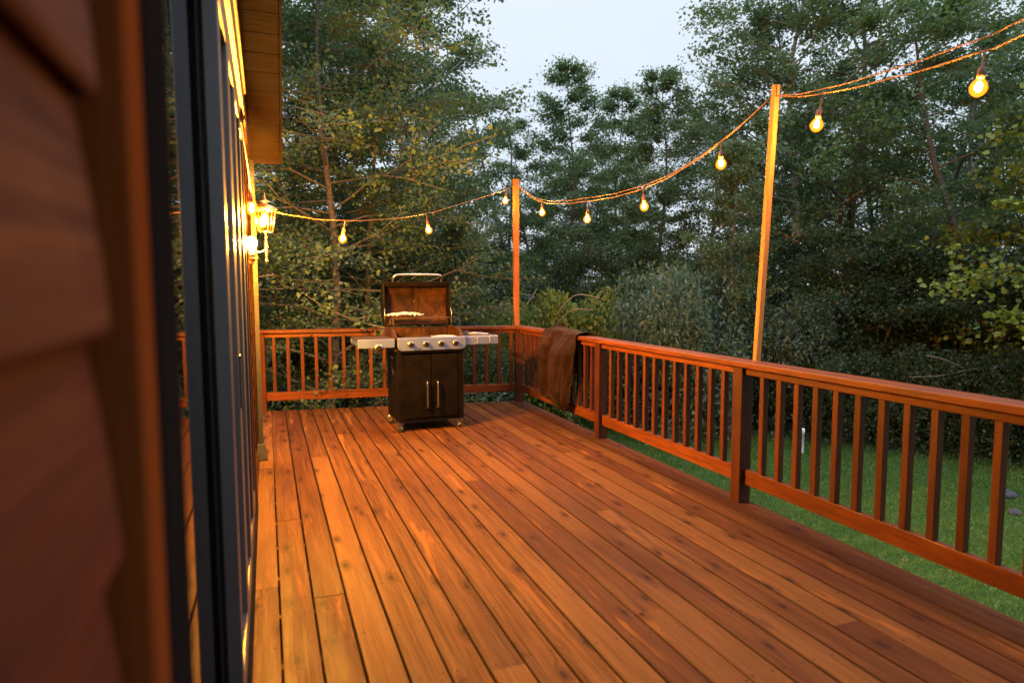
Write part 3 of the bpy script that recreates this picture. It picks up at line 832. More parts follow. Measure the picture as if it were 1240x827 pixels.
    for (x, y, a) in ((-.305, -.22, .5), (.295, -.22, -.3), (-.305, .22, 1.2), (.295, .22, .2)):
        if first is None:
            c = MB(); c.box(-.021, -.016, -.02, .022, .03, .085); c.box(.016, .021, -.02, .022, .03, .085); c.box(-.021, .021, -.024, .024, .0852, .094); c.tube([(-.024, 0, .032), (.024, 0, .032)], .005, 8)
            first = P(c, 'caster', M['chrome'], root, .001)
            wl = MB(); wl.lathe([(0, -.013), (.026, -.013), (.0315, -.008), (.0315, .008), (.026, .013), (0, .013)], (0, 0, .0318), 18, 'x'); P(wl, 'wheel', M['black'], first, 0)
            o = first
        else: o = copy_tree(first, root)
        o.location = (x, y, 0); o.rotation_euler = (0, 0, a)
    return root
GR = grill()
def gpt(x, y, z):
    c, s = math.cos(R(2)), math.sin(R(2)); return Vector((1.470 + c * x - s * y, 6.505 + s * x + c * y, z))

def crumple(name, size, loc, seed, mat, nx=26, ny=16, amp=.022, rz=0, hump=.02):
    r = np.random.default_rng(seed); m = MB(); vs = []
    ph = r.uniform(0, 6, (10, 2)); fr = r.uniform(20, 90, (10, 2)); am = r.uniform(.2, 1, 10)
    for j in range(ny + 1):
        for i in range(nx + 1):
            u, v = i / nx - .5, j / ny - .5
            rad = 1 + .10 * math.sin(7 * math.atan2(v, u) + seed) + .08 * math.sin(13 * math.atan2(v, u))
            x, y = u * size[0] * rad, v * size[1] * rad
            z = sum(am[k] * abs(math.sin(fr[k][0] * x + fr[k][1] * y + ph[k][0])) for k in range(10)) / 10 * amp
            z += hump * max(0, 1 - 3.2 * (u * u + v * v)) + r.uniform(0, .004)
            vs.append((x, y, z))
    fs = [(j * (nx + 1) + i, j * (nx + 1) + i + 1, (j + 1) * (nx + 1) + i + 1, (j + 1) * (nx + 1) + i) for j in range(ny) for i in range(nx)]
    m.add(vs, fs); o = m.build(name, mat); o.location = loc; o.rotation_euler = (0, 0, rz)
    md = o.modifiers.new('thick', 'SOLIDIFY'); md.thickness = .0015
    return o
o = crumple('foil_sheet', (.33, .14), gpt(-.17, .115, 1.088), 4, M['foil'], amp=.075, hump=.022)
o['label'] = 'large crumpled foil sheet lying on the upper warming rack of the grill'; o['category'] = 'foil'; o['group'] = 'foil on the grill'
o = crumple('foil_sheet', (.23, .10), gpt(.165, -.12, .900), 11, M['foil'], amp=.02, rz=-.1, hump=.012)
o['label'] = 'small foil strip lying on the lower cooking grate near the control knobs'; o['category'] = 'foil'; o['group'] = 'foil on the grill'

def tongs():
    root = empty('tongs', gpt(.40, .0, .9105), R(-28 + 2))
    tag(root, 'long steel tongs lying on the right grill shelf nearest the lid', 'tongs')
    for s in (-1, 1):
        m = MB(); m.tube([(-.02, 0, .010), (.10, s * .014, .012), (.24, s * .022, .010), (.27, s * .018, .008)], [.005, .006, .005, .008], 8)
        m.build('arm', M['steel'], root)
    m = MB(); m.lathe([(0, -.03), (.012, -.028), (.013, .02), (.006, .03)], (-.02, 0, .0135), 10, 'x'); m.build('hinge_grip', M['black'], root)
tongs()
def spatula():
    root = empty('spatula', gpt(.49, .085, .9105), R(-24))
    tag(root, 'dark handled spatula lying on the right grill shelf beyond the tongs', 'spatula')
    m = MB(); m.tube([(-.10, 0, .016), (.02, 0, .014)], .012, 8); m.build('handle', M['black'], root)
    m = MB(); m.tube([(.02, 0, .014), (.17, 0, .010)], .005, 8); m.build('shaft', M['steel'], root)
    m = MB(); m.hexa([(-.19, -.03, .003), (-.10, -.02, .006), (-.10, .02, .006), (-.19, .03, .003), (-.19, -.03, .006), (-.10, -.02, .009), (-.10, .02, .009), (-.19, .03, .006)]); m.build('blade', M['iron'], root, .001)
spatula()

# ------------------------------------------------------------------ grill cover over the railing
def cover():
    r = random.Random(4)
    nT, nS = 64, 110
    X0, X1, ZC = 2.797, 2.945, .9234
    # section across the rail: inner hem -> cap -> outer hem (s = 0..1)
    inner_len = .74; outer_len = .50; top_len = X1 - X0
    tot = inner_len + top_len + outer_len
    vs = []
    for j in range(nT + 1):
        t = j / nT                                         # 0 near end, 1 far end
        for i in range(nS + 1):
            s = i / nS * tot
            yn = 5.70; yf = 6.52
            if s < inner_len:
                hem_in = .75 - .10 * max(0, 1 - t / .16) ** 2 - .13 * max(0, (t - .62) / .38) + .015 * math.sin(t * 11)
                d = (inner_len - s) / inner_len * hem_in   # drop below the cap
                g = lambda c, w_: math.exp(-((t - c) / w_) ** 2)
                k = min(1, d / .22); k = k * k * (3 - 2 * k); dn = d / .75
                y = yn + .02 + (yf - yn) * t + .05 * (t - .5) * k + .10 * dn * t - .10 * dn * max(0, t - .6)
                if t < .3: y += .17 * dn * (1 - t / .3)
                out = .012 + k * (.125 * g(.34 + .05 * dn, .22) * (1 - .45 * dn ** 3)          # broad belly of the main fold
                                  + .095 * g(.86 - .03 * dn, .085) * (1 - .3 * dn)               # left flap
                                  + .040 * g(.13, .06))
                out -= k * .115 * g(.68 + .06 * dn, .055) * g(.68 + .06 * dn, .3) * (1 if dn < .75 else max(0, 1 - (dn - .75) / .2))
                # slanting creases that run from the cap down to the belly
                for (c0, sl, w_, a_) in ((.95, -.85, .045, .030), (.78, -.55, .04, .026), (.55, -.25, .035, .018), (.30, .10, .04, .016), (.18, .25, .03, .014), (1.15, -.9, .04, .022)):
                    out += a_ * g(c0 + sl * dn, w_) * min(1, d / .06) * max(0, 1 - dn * .8)
                out += .006 * math.sin(41 * t + 9 * dn) * k + .004 * math.sin(73 * t - 15 * dn)
                if dn > .86: out -= .05 * ((dn - .86) / .14) ** 2
                x = X0 - .008 - out * min(1, .25 + d / .10) if d > 1e-6 else X0 - .008
                x = min(x, X0 - .006)
                z = ZC + .008 - d - .035 * g(.40, .2) * dn ** 3
            elif s < inner_len + top_len:
                u = (s - inner_len) / top_len
                x = X0 - .008 + (X1 - X0 + .016) * u
                y = yn + (yf - yn) * t - .07 * u + .03 * math.sin(u * 4 + t * 9)
                z = ZC + .007 + .030 * (.5 + .5 * math.sin(t * 15 + u * 2.2)) * math.sin(PI * (.12 + .76 * u)) + .035 * math.exp(-((t - .72) / .16) ** 2) * math.sin(PI * (.15 + .7 * u))
            else:
                d = (s - inner_len - top_len)
                ln = outer_len * (1 - .25 * t)
                d = d / outer_len * ln
                x = X1 + .010 + .045 * min(1, d / .3) * (.6 + .4 * math.sin(t * 14 + d * 4))
                y = yn - .07 + (yf - yn) * t + .16 * (d / .5) * (1 - t) - .05 * d * t
                z = ZC + .006 - d
            w = .004 * math.sin(37 * t + 19 * s) + .003 * math.sin(61 * t - 33 * s)
            vs.append((x - 2.867 - w, y - 6.1, z + w * .5))
    m = MB(); W = nS + 1
    m.add(vs, [(j * W + i, j * W + i + 1, (j + 1) * W + i + 1, (j + 1) * W + i) for j in range(nT) for i in range(nS)], True)
    o = m.build('grill_cover', M['cloth']); o.location = (2.867, 6.1, 0)
    md = o.modifiers.new('thick', 'SOLIDIFY'); md.thickness = .004; md.offset = 0
    tag(o, 'brown fabric grill cover draped in folds over the long deck railing', 'grill cover')
cover()

# ------------------------------------------------------------------ small things on the lawn
m = MB(); m.lathe([(.043, -.05), (.043, .34), (.050, .342), (.050, .40), (.044, .425), (.02, .435), (0, .436)], (0, 0, 0), 18)
o = m.build('vent_pipe', M['pvc']); o.location = (8.29, 8.494, GROUND); tag(o, 'short white plastic vent pipe with domed cap standing up in the lawn', 'pipe')
o = crumple('paper_scrap', (.14, .07), (6.18, 9.42, GROUND + .07), 9, M['paper'], 8, 6, .02)
tag(o, 'small white scrap of paper lying in the grass beyond the long railing', 'paper')
stone_labels = ['dark grey stone on the lawn, the largest of three seen through the right balusters',
                'flat grey stone on the lawn, the nearest of three seen through the right balusters',
                'small dark stone on the lawn, the farthest of three seen through the right balusters']
for i, (x, y, s) in enumerate(((9.1, 5.75, .10), (8.5, 5.25, .07), (9.75, 6.3, .05))):
    rr = random.Random(i); bm = bmesh.new(); bmesh.ops.create_icosphere(bm, subdivisions=3, radius=s)
    for v in bm.verts:
        k = 1 + .16 * math.sin(9 * v.co.x / s * .5 + i) + .12 * math.sin(5 * v.co.y / s + i * 2) + rr.uniform(-.03, .03)
        v.co = Vector((v.co.x * k * 1.2, v.co.y * k, v.co.z * .62 * k))
    me = bpy.data.meshes.new('garden_stone'); bm.to_mesh(me); bm.free(); me.materials.append(M['stone'])
    for p in me.polygons: p.use_smooth = True
    o = bpy.data.objects.new('garden_stone', me); col.objects.link(o); o.location = (x, y, GROUND + s * .3)
    tag(o, stone_labels[i], 'stone', 'stones on the lawn')

# ------------------------------------------------------------------ vegetation
def leaf_mesh(name, P, N, T, size, mat, width=.55, rand=None, fold=.25, six=False):
    """P base points, N normals, T tip directions (n,3); size (n,). One leaf = a folded pair of faces."""
    n = len(P)
    T = T - N * np.sum(T * N, 1, keepdims=True); T /= np.linalg.norm(T, axis=1, keepdims=True) + 1e-9
    S = np.cross(N, T); s = size[:, None]; w = s * width * .5
    base = P; tip = P + T * s - N * s * .10
    if six:
        l1 = P + T * s * .30 + S * w * .95 + N * s * fold * .4; r1 = P + T * s * .30 - S * w * .95 + N * s * fold * .4
        l2 = P + T * s * .68 + S * w * .75 + N * s * fold * .3; r2 = P + T * s * .68 - S * w * .75 + N * s * fold * .3
        V = np.stack([base, l1, l2, tip, r2, r1], 1).reshape(-1, 3); k = 6
        loops = np.arange(n * 6).reshape(n, 6)
        Fc = np.stack([loops[:, [0, 1, 2, 3]], loops[:, [0, 3, 4, 5]]], 1).reshape(-1)
        nf = n * 2; fl = 4
    else:
        lft = P + T * s * .48 + S * w + N * s * fold * .35; rgt = P + T * s * .48 - S * w + N * s * fold * .35
        V = np.stack([base, lft, tip, rgt], 1).reshape(-1, 3); k = 4
        Fc = np.arange(n * 4).reshape(n, 4)[:, [0, 1, 2, 3]].reshape(-1); nf = n; fl = 4
    me = bpy.data.meshes.new(name)
    me.vertices.add(len(V)); me.vertices.foreach_set('co', V.astype(np.float32).ravel())
    me.loops.add(len(Fc)); me.loops.foreach_set('vertex_index', Fc.astype(np.int32))
    me.polygons.add(nf); me.polygons.foreach_set('loop_start', (np.arange(nf) * fl).astype(np.int32))
    me.update(calc_edges=True)
    at = me.attributes.new('leafrand', 'FLOAT', 'POINT')
    if rand is None: rand = np.random.default_rng(len(P)).random(n)
    at.data.foreach_set('value', np.repeat(rand, k).astype(np.float32))
    me.materials.append(mat)
    return me

def unit(a): return a / (np.linalg.norm(a, axis=-1, keepdims=True) + 1e-9)

def grow(seed, H, base, radius, shape, limbs, subs, per, spread, trunk_r, up=.5, lean=(0, 0), stems=1, droop=0.0):
    """returns branch tubes and leaf anchor points"""
    r = np.random.default_rng(seed); tubes = []; anchors = []; dirs = []
    for st in range(stems):
        off = np.array([0., 0, 0]) if stems == 1 else np.array([*r.normal(0, .18, 2), 0])
        ln = np.array(lean) + (0 if stems == 1 else r.normal(0, .16, 2))
        h = H * (1 if stems == 1 else r.uniform(.75, 1.05)); npt = 9
        ph = r.uniform(0, 6, 4)
        def trunk(z): return off + np.array([ln[0] * z + .012 * h * math.sin(z * 1.1 + ph[0]), ln[1] * z + .012 * h * math.sin(z * .9 + ph[1]), z])
        zs = np.linspace(-.15, h * .98, npt)
        tubes.append(([trunk(z) for z in zs], [max(.008, trunk_r * (1 - .93 * (max(z, 0) / h) ** .85)) for z in zs], 8))
        nl = max(3, limbs // stems)
        for i in range(nl):
            q = (i + r.uniform(.1, .9)) / nl; z = h * (base + (.97 - base) * q)
            az = i * 2.399 + r.uniform(-.5, .5) + ph[2]
            Lr = radius * shape(q) * r.uniform(.7, 1.2)
            if stems > 1: Lr *= .75
            o = trunk(z); d = np.array([math.cos(az), math.sin(az), 0.]); u = up * r.uniform(.5, 1.4) * (1 - .3 * q)
            pts = [o + d * Lr * t + np.array([0, 0, Lr * (u * t - droop * t * t)]) + r.normal(0, .03 * Lr, 3) * (t > 0) for t in (0, .25, .5, .75, 1)]
            r0 = max(.006, trunk_r * .32 * (1 - q * .7))
            tubes.append((pts, [r0, r0 * .8, r0 * .55, r0 * .35, .004], 5))
            for k in range(subs):
                t = r.uniform(.25, 1.0) if k else 1.0
                j = min(3, int(t * 4)); p = pts[j] + (pts[j + 1] - pts[j]) * (t * 4 - j)
                a2 = az + r.uniform(-1.3, 1.3); l2 = Lr * r.uniform(.22, .5) * (1.1 - .4 * t) + .15
                d2 = np.array([math.cos(a2), math.sin(a2), r.uniform(-.25, .55) - droop])
                e = p + d2 * l2; mid = p + d2 * l2 * .5 + r.normal(0, .04 * l2, 3)
                if l2 > .25: tubes.append(([p, mid, e], [.009, .006, .003], 4))
                n = per
                tt = r.random(n) ** .7
                a = p[None] + (e - p)[None] * tt[:, None] + np.clip(r.normal(0, 1, (n, 3)), -1.6, 1.6) * np.array([spread, spread, spread * .6]) * (.5 + tt[:, None] * .7)
                anchors.append(a); dirs.append(np.repeat(unit(d2)[None], n, 0))
    return tubes, np.concatenate(anchors), np.concatenate(dirs)

def tree_proto(seed, H, base, radius, shape, limbs, subs, per, spread, trunk_r, leaf, leafmat, barkmat, hang=.3, width=.6, six=False, **kw):
    tubes, A, D = grow(seed, H, base, radius, shape, limbs, subs, per, spread, trunk_r, **kw)
    m = MB()
    for pts, rad, n in tubes: m.tube(pts, rad, n, caps=False)
    tr = bpy.data.meshes.new('trunk'); tr.from_pydata(m.v, [], m.f); tr.materials.append(barkmat); tr.polygons.foreach_set('use_smooth', m.sm); tr.update()
    r = np.random.default_rng(seed + 100); n = len(A)
    N = unit(np.array([0, 0, 1.0]) + r.normal(0, .75, (n, 3))); T = unit(D * .6 + r.normal(0, .7, (n, 3)) - np.array([0, 0, hang]))
    size = leaf * r.uniform(.65, 1.35, n)
    cr = leaf_mesh('crown', A, N, T, size, leafmat, width, r.random(n), six=six)
    return tr, cr

def bush_proto(seed, rad, hgt, n, leaf, mat, stems=14, spread=.1, width=.55, lumps=9):
    """many-stemmed shrub: leaves sit on lumpy shells so that the outline is uneven"""
    r = np.random.default_rng(seed); m = MB(); A = []; D = []
    cs = [(r.uniform(-.6, .6) * rad, r.uniform(-.6, .6) * rad, hgt * r.uniform(.35, .82), rad * r.uniform(.28, .5)) for _ in range(lumps)]
    for (cx, cy, cz, cr_) in cs:
        m.tube([(cx * .15, cy * .15, -.1), (cx * .6, cy * .6, cz * .5), (cx, cy, cz)], [.016, .011, .005], 5, caps=False)
        k = n // lumps; v = unit(r.normal(0, 1, (k, 3))); ra = cr_ * r.uniform(.45, 1.12, k) ** .6
        a = np.array([cx, cy, cz]) + v * ra[:, None] * np.array([1, 1, .8]); A.append(a); D.append(v)
        for q in range(5):
            e = a[r.integers(k)]; m.tube([(cx, cy, cz * .8), tuple((np.array([cx, cy, cz]) + e) / 2), tuple(e)], [.006, .004, .002], 4, caps=False)
    # low skirt of leaves to the ground
    k = n // 5; an = r.uniform(0, 2 * PI, k); rr = rad * r.uniform(.2, .95, k)
    a = np.stack([rr * np.cos(an), rr * np.sin(an), r.uniform(0.02, .5, k) * hgt], 1); A.append(a); D.append(unit(a + np.array([0, 0, .1])))
    A = np.concatenate(A); D = np.concatenate(D); A[:, 2] = np.maximum(A[:, 2], .03); nn = len(A)
    N = unit(np.array([0, 0, 1.0]) + r.normal(0, .7, (nn, 3))); T = unit(D + r.normal(0, .6, (nn, 3)))
    cm = leaf_mesh('foliage', A, N, T, leaf * r.uniform(.6, 1.4, nn), mat, width, r.random(nn))
    sm = bpy.data.meshes.new('stem'); sm.from_pydata(m.v, [], m.f); sm.materials.append(M['bark']); sm.update()
    return sm, cm

dome = lambda q: max(.12, math.sin(PI * min(1, .18 + .82 * q)) ** .6)
spire = lambda q: max(.08, 1.05 - q)
tall = lambda q: max(.15, (math.sin(PI * (.12 + .86 * q))) ** .55 * (1 - .35 * q))
PR = {}
PR['aspen_a'] = tree_proto(1, 12.5, .22, 2.3, tall, 50, 7, 74, .135, .13, .078, M['leaf_aspen'], M['birchbark'], .45, .8, up=.75)
PR['aspen_b'] = tree_proto(2, 11.0, .18, 2.0, tall, 44, 7, 74, .135, .11, .078, M['leaf_aspen'], M['birchbark'], .45, .8, up=.8, lean=(.02, -.02))
PR['broad_a'] = tree_proto(3, 11.0, .12, 3.0, dome, 46, 8, 78, .15, .15, .088, M['leaf_dark'], M['bark'], .25, .6, up=.5)
PR['broad_b'] = tree_proto(4, 9.0, .10, 2.6, dome, 42, 8, 74, .15, .12, .088, M['leaf_dark'], M['bark'], .25, .6, up=.45, stems=2)
PR['slim'] = tree_proto(5, 10.0, .16, 1.35, tall, 46, 7, 70, .155, .09, .085, M['leaf_aspen'], M['bark'], .3, .7, up=.8)
PR['conifer'] = tree_proto(6, 8.5, .04, 2.3, spire, 84, 8, 44, .15, .12, .085, M['leaf_needle'], M['bark'], .5, .32, up=.05, droop=.25)
PR['understory'] = tree_proto(7, 5.0, .06, 2.1, dome, 44, 9, 60, .22, .06, .085, M['leaf_deep'], M['bark'], .25, .6, up=.45, stems=3)
PR['maple'] = tree_proto(8, 7.5, .22, 2.9, dome, 40, 9, 38, .20, .09, .105, M['leaf_maple'], M['bark'], .15, .95, six=True, up=.16, droop=.10)
PR['warm'] = tree_proto(9, 8.5, .05, 2.4, dome, 60, 8, 76, .14, .10, .062, M['leaf_dark'], M['bark'], .2, .7, up=.35, droop=.08)
PB = {}
PB['bush'] = bush_proto(21, 1.1, 1.6, 9000, .075, M['leaf_bush'])
PB['willow'] = bush_proto(22, 1.7, 2.6, 15000, .10, M['leaf_willow'], width=.38, lumps=14)
PB['thicket'] = bush_proto(23, 1.4, 2.0, 11000, .085, M['leaf_deep'], lumps=11)
PB['fern'] = bush_proto(24, .8, .75, 3500, .09, M['leaf_under'], width=.4, lumps=7)

used = {}
def inst(parts, names, root):
    for me, nm in zip(parts, names):
        o = bpy.data.objects.new(nm, me); col.objects.link(o); o.parent = root
def where(px, d):
    """ground point at a bearing (photo column) and a real distance ahead of the camera"""
    q = F.copy(); q.z = 0; q.normalize()
    p = q * d + RX * ((px - 620) / 800 * d); return Vector((p.x, p.y, GROUND))
def tree(kind, px, d, s, rz, label, cat='tree', group=None, sz=None, name='tree'):
    o = empty(name, where(px, d), rz); o.scale = (s, s, sz or s)
    tag(o, label, cat, group); inst(PR[kind], ('trunk', 'crown'), o); return o
def shrub(kind, px, d, s, rz, label, group=None, sz=None):
    o = empty('shrub', where(px, d), rz); o.scale = (s, s, sz or s)
    tag(o, label, 'shrub', group); inst(PB[kind], ('stem', 'foliage'), o); return o

# trees one can tell apart
tree('aspen_a', 486, 14.5, 1.05, .4, 'tall pale trunked tree above the grill lid reaching past the top of the photo', name='aspen_tree')
tree('warm', 400, 9.6, .92, 1.3, 'leafy tree close behind the deck end, to the right of the roof overhang', name='leafy_tree')
tree('warm', 338, 11.5, 1.05, 3.1, 'dense tree half hidden by the house corner and the brass lantern', name='leafy_tree')
tree('aspen_b', 415, 15.5, 1.15, 2.2, 'slender pale trunked tree between the roof overhang and the tall tree above the grill', name='aspen_tree')
tree('aspen_b', 528, 16.5, .98, 4.0, 'full crowned tree at the left edge of the open sky', name='aspen_tree')
tree('broad_b', 622, 22, 1.06, .9, 'low rounded tree at the bottom left of the open sky, behind the corner pole', name='leafy_tree')
tree('slim', 690, 20, .95, 2.0, 'narrow pointed tree standing in the middle of the open sky gap', name='slim_tree')
tree('slim', 748, 21.5, .92, 5.0, 'short narrow tree right of the middle of the open sky gap', name='slim_tree')
tree('slim', 800, 18.5, .88, 1.0, 'narrow tree at the lower right edge of the open sky', name='slim_tree')
tree('broad_a', 932, 17, .90, 2.9, 'tall tree forming the upper right edge of the open sky', name='leafy_tree')
tree('slim', 884, 12.2, .55, .3, 'small tree with a thin pale trunk just left of the leaning pole', name='slim_tree')
tree('conifer', 553, 12.6, .50, .2, 'dark conifer behind the right end of the open grill', name='conifer_tree')
tree('aspen_a', 955, 15.5, 1.02, 5.2, 'tall tree behind the top of the leaning pole', name='aspen_tree')
tree('broad_a', 1030, 15.0, .98, 3.7, 'big dark tree to the right of the leaning pole', name='leafy_tree')
tree('broad_b', 1075, 17.5, 1.1, 5.5, 'dark tree between the two bulbs at the top right', name='leafy_tree')
tree('aspen_b', 1165, 17, 1.1, .8, 'tall thin crowned tree with sky showing through, under the rightmost bulb', name='aspen_tree')
tree('broad_b', 1215, 12.5, 1.0, 2.4, 'dark tree at the right edge behind the yellow green maple', name='leafy_tree')
mp = tree('maple', 1400, 10.0, .88, -YAW, 'yellow green maple reaching its branches in from the right edge', name='maple_tree')
def maple_boughs():
    # low boughs that reach out level over the lawn, leaves in flat sprays
    r = np.random.default_rng(77); m = MB(); A = []; D = []
    for (z0, dx, dy, dz) in ((2.0, -3.55, -.9, .72), (2.7, -3.0, -1.3, .95), (3.6, -3.2, -.6, .9), (4.5, -3.0, -1.0, .8), (3.1, -2.2, -2.0, .5)):
        P0 = np.array([0, 0, z0]); P1 = P0 + np.array([dx * .45, dy * .3, dz * .9]); P2 = P0 + np.array([dx, dy, dz])
        m.tube(smooth_path([P0, P1, P2], 6), .016, 5, caps=False)
        for k in range(34):
            t_ = .30 + .70 * r.random(); b = (1 - t_) ** 2 * P0 + 2 * t_ * (1 - t_) * (P1 * 1.0) + t_ * t_ * P2
            az = r.uniform(0, 2 * PI); d = np.array([math.cos(az), math.sin(az), r.uniform(-.25, .12)]); l = r.uniform(.15, .55) * (1.25 - t_)
            e = b + d * l; m.tube([b, (b + e) / 2, e], .004, 4, caps=False)
            n = 11; A.append(b + (e - b) * (r.random((n, 1)) * 1.1) + r.normal(0, .05, (n, 3)) * np.array([1, 1, .5])); D.append(np.repeat(d[None], n, 0))
    A = np.concatenate(A); D = np.concatenate(D); n = len(A)
    N = unit(np.array([0, 0, 1.0]) + r.normal(0, .45, (n, 3))); T = unit(D + r.normal(0, .5, (n, 3)) - np.array([0, 0, .25]))
    me = leaf_mesh('bough_leaves', A, N, T, .095 * r.uniform(.6, 1.3, n), M['leaf_maple'], .9, r.random(n), six=True)
    o = bpy.data.objects.new('bough_leaves', me); col.objects.link(o); o.parent = mp
    m.build('bough', M['bark'], mp)
maple_boughs()
tree('warm', 452, 11.0, .80, 4.4, 'small leafy tree behind the left end of the open grill lid', name='leafy_tree')
tree('warm', 366, 12.6, .95, 5.6, 'slim leafy tree set back between the lantern and the first string bulb', name='leafy_tree')
# woods behind them
gl = 'one of the indistinct leafy trees deep in the woods behind the front row'
gw = 'woods behind the front row of trees'
wr = random.Random(12)
for (kind, px, d, s) in (('broad_b', 350, 22, .80), ('broad_b', 455, 23, .78), ('slim', 525, 25, 1.0), ('broad_b', 575, 27, .78), ('broad_b', 655, 27, 1.0), ('broad_a', 725, 29, .82),
                         ('broad_b', 790, 26, .85), ('broad_a', 860, 24, .85), ('broad_b', 915, 22, .95), ('broad_a', 985, 23, .85), ('broad_a', 1055, 25, .80), ('broad_b', 1120, 22, .80), ('broad_a', 1195, 24, .85), ('broad_b', 1260, 20, 1.0)):
    tree(kind, px, d, s, wr.uniform(0, 6), gl, group=gw, name='woodland_tree')
gu = 'low dark leafy understory trees along the edge of the woods'
ul = 'one of the low dark leafy trees that fill the edge of the woods'
for (px, d, s) in ((300, 17, .95), (365, 18, 1.0), (420, 19, .95), (480, 18.5, .95), (545, 20, .95), (600, 22, .9), (335, 14.5, 1.0), (395, 13.4, .8), (440, 13, .75), (515, 15, .85), (610, 16, .75), (660, 18, .85), (735, 17.5, .85), (800, 16, .75), (850, 15, .80), (930, 14.5, .82), (985, 13.6, .72), (1050, 13, .78), (1110, 13.2, .8), (1170, 12.4, .78), (1240, 11.6, .8)):
    tree('understory', px, d, s, wr.uniform(0, 6), ul, group=gu, name='understory_tree')
# shrubs
b1 = shrub('bush', 690, 12.8, .95, -YAW, sz=1.72, label= 'yellow green rounded bush with arching dead stems beside the corner pole')
m = MB()
for (p0, p1, p2, p3) in (((-.5, -.3, .6), (-.4, -.6, 1.2), (.0, -.8, 1.52), (.5, -.9, 1.50)), ((-.55, -.3, .5), (-.45, -.7, 1.05), (-.1, -.9, 1.36), (.35, -1.0, 1.38)), ((-1.3, -.2, .0), (-1.2, -.6, .8), (-1.0, -.7, 1.3), (-.7, -.8, 1.6))):
    m.tube(smooth_path([p0, p1, p2, p3], 6), .006, 5)
m.build('dead_stem', M['deadwood'], b1)
shrub('willow', 828, 11.8, .72, 1.2, sz=1.22, label= 'large grey green shrub leaning over the middle of the long railing')
shrub('bush', 608, 13.2, .70, 2.5, sz=1.55, label= 'bright green bush behind the right shelf of the grill')
shrub('willow', 935, 12.6, .70, 3.0, sz=1.0, label= 'grey green shrub just right of the foot of the leaning pole')
sl = 'one of the dark thicket shrubs massed behind the deck and lawn'; sg = 'dark thicket shrubs at the foot of the woods'
for (px, d, s) in ((330, 11.2, .8), (372, 12, .8), (425, 11.4, .75), (470, 12.6, .8), (530, 13.4, .85), (575, 12.4, .65), (640, 14.5, .9), (745, 14.2, .9), (785, 13.2, .75), (875, 13, .8), (985, 12.4, .75), (1030, 11.6, .6), (1080, 11.4, .65), (1135, 11, .6), (1185, 10.8, .62), (1235, 10.4, .65), (1290, 10.2, .7)):
    shrub('thicket', px, d, s, wr.uniform(0, 6), sl, sg, sz=s * 1.35)

# dead branches lying at the dark foot of the woods
root = empty('dead_branch', where(1170, 10.6), 0); tag(root, 'bare pale dead branch low in the dark woods above the right railing', 'branch')
m = MB(); b0 = where(1170, 10.6)
def loc_(px, d, z): return where(px, d) - b0 + Vector((0, 0, z))
m.tube(smooth_path([loc_(1270, 10.6, 1.42), loc_(1220, 10.5, 1.50), loc_(1180, 10.4, 1.46), loc_(1140, 10.4, 1.36), loc_(1105, 10.5, 1.33)], 5), [.012 - .0004 * i for i in range(21)], 6)
m.tube(smooth_path([loc_(1175, 10.45, 1.45), loc_(1150, 10.3, 1.62), loc_(1125, 10.3, 1.70)], 5), .008, 5)
m.tube(smooth_path([loc_(1260, 10.5, 1.32), loc_(1215, 10.45, 1.36), loc_(1180, 10.5, 1.33)], 5), .010, 5)
m.build('bough', M['deadwood'], root)
m = MB(); m.tube([loc_(1275, 10.7, -.1), loc_(1272, 10.65, .7), loc_(1266, 10.6, 1.5), loc_(1262, 10.6, 2.6)], [.05, .045, .035, .02], 8); m.build('trunk', M['bark'], root)

# undergrowth on the forest floor (uncountable)
def undergrowth():
    r = np.random.default_rng(5); n = 90000
    px = r.uniform(250, 1330, n); d = 9.8 + 16 * r.random(n) ** 1.6
    edge = np.interp(px, [250, 480, 640, 760, 900, 1000, 1150, 1330], [9.6, 10.8, 15.2, 16.0, 14.0, 12.4, 10.9, 10.2])
    keep = d > edge + .4 * np.sin(px * .05) + r.normal(0, .25, n); px, d = px[keep], d[keep]; n = len(px)
    q = np.array([math.sin(YAW), math.cos(YAW)]); rx = np.array([math.cos(YAW), -math.sin(YAW)])
    P = np.zeros((n, 3)); P[:, :2] = d[:, None] * q + ((px - 620) / 800 * d)[:, None] * rx
    lump = .5 + .5 * np.sin(P[:, 0] * 2.1 + 1) * np.sin(P[:, 1] * 1.7)
    P[:, 2] = GROUND + .03 + r.random(n) * (.25 + .75 * lump)
    N = unit(np.array([0, 0, 1.0]) + r.normal(0, .5, (n, 3))); T = unit(r.normal(0, 1, (n, 3)) * np.array([1, 1, .3]))
    me = leaf_mesh('undergrowth', P, N, T, r.uniform(.07, .17, n), M['leaf_under'], .5, r.random(n))
    o = bpy.data.objects.new('undergrowth', me); col.objects.link(o); tag(o, kind='stuff')
undergrowth()

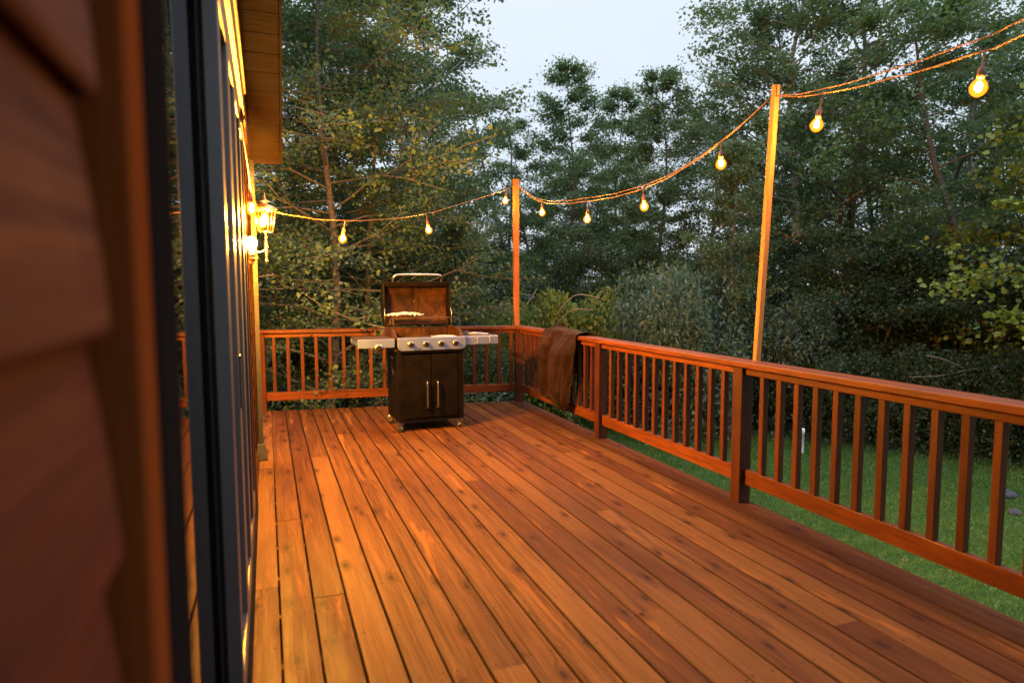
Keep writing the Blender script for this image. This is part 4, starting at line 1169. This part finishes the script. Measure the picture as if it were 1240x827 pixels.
def grass():
    r = np.random.default_rng(8); n = 260000
    px = r.uniform(600, 1300, n); d = 3.3 + 13.0 * r.random(n) ** .8
    q = np.array([math.sin(YAW), math.cos(YAW)]); rx = np.array([math.cos(YAW), -math.sin(YAW)])
    xy = d[:, None] * q + ((px - 620) / 800 * d)[:, None] * rx
    k = xy[:, 0] > 2.4; xy = xy[k]; n = len(xy)
    P = np.zeros((n, 3)); P[:, :2] = xy; P[:, 2] = GROUND - .005
    T = unit(np.array([0, 0, .9]) + r.normal(0, .55, (n, 3)) * np.array([1, 1, .15])); N = unit(r.normal(0, 1, (n, 3)) * np.array([1, 1, .35]) + np.array([0, 0, .25]))
    pat = .5 + .5 * np.sin(P[:, 0] * 1.9) * np.sin(P[:, 1] * 2.3 + 1)
    me = leaf_mesh('grass', P, N, T, r.uniform(.03, .07, n), M['grass'], .17, np.clip(.35 * pat + .65 * r.random(n), 0, 1))
    o = bpy.data.objects.new('grass', me); col.objects.link(o); tag(o, kind='stuff')
grass()

# ------------------------------------------------------------------ sky and dusk light
SUN_EL, SUN_AZ = R(38), R(20)
w = bpy.data.worlds.new('World'); sc.world = w; w.use_nodes = True
nt = w.node_tree; nt.nodes.clear(); t = NT(nt)
sky = t.n('TexSky', sky_type='NISHITA'); sky.sun_disc = False; sky.sun_elevation = SUN_EL; sky.sun_rotation = SUN_AZ
over = t.noise(t.n('TexCoord').outputs['Generated'], 2.2, 4, .5)
oc = t.mix(t.mapr(over, .35, .65), (7.3, 8.15, 9.15), (6.6, 7.55, 8.7))
# thin overcast: brighter overhead than near the horizon
dz = t.n('SeparateXYZ'); t.l(t.n('TexCoord').outputs['Generated'], dz.inputs[0])
zen = t.mapr(dz.outputs[2],   .36, .95, 1.0, 3.4, True)
vm = t.n('VectorMath', operation='SCALE'); t.l(oc, vm.inputs[0]); t.l(zen, vm.inputs['Scale'])
c = t.mix(.93, sky.outputs[0], vm.outputs[0])
bg = t.n('Background'); t.l(c, bg.inputs[0]); bg.inputs[1].default_value = .1
out = t.n('OutputWorld'); t.l(bg.outputs[0], out.inputs[0])
sun = bpy.data.lights.new('sun', 'SUN'); sun.energy = .15; sun.angle = R(50); sun.color = (1, .96, .9)
so = bpy.data.objects.new('sun', sun); col.objects.link(so)
sd = Vector((math.sin(SUN_AZ) * math.cos(SUN_EL), math.cos(SUN_AZ) * math.cos(SUN_EL), math.sin(SUN_EL)))
so.rotation_euler = (-sd).to_track_quat('-Z', 'Y').to_euler()

sc.view_settings.view_transform = 'Standard'; sc.view_settings.look = 'None'; sc.view_settings.gamma = 1; sc.view_settings.exposure = .2
sc.render.engine = 'CYCLES'
sc.cycles.use_denoising = True
try: sc.cycles.denoiser = 'OPENIMAGEDENOISE'
except Exception: pass
sc.cycles.use_light_tree = True
sc.cycles.max_bounces = 8; sc.cycles.diffuse_bounces = 3; sc.cycles.glossy_bounces = 4; sc.cycles.transmission_bounces = 6; sc.cycles.transparent_max_bounces = 12
sc.cycles.sample_clamp_indirect = 6; sc.cycles.caustics_reflective = False; sc.cycles.caustics_refractive = False
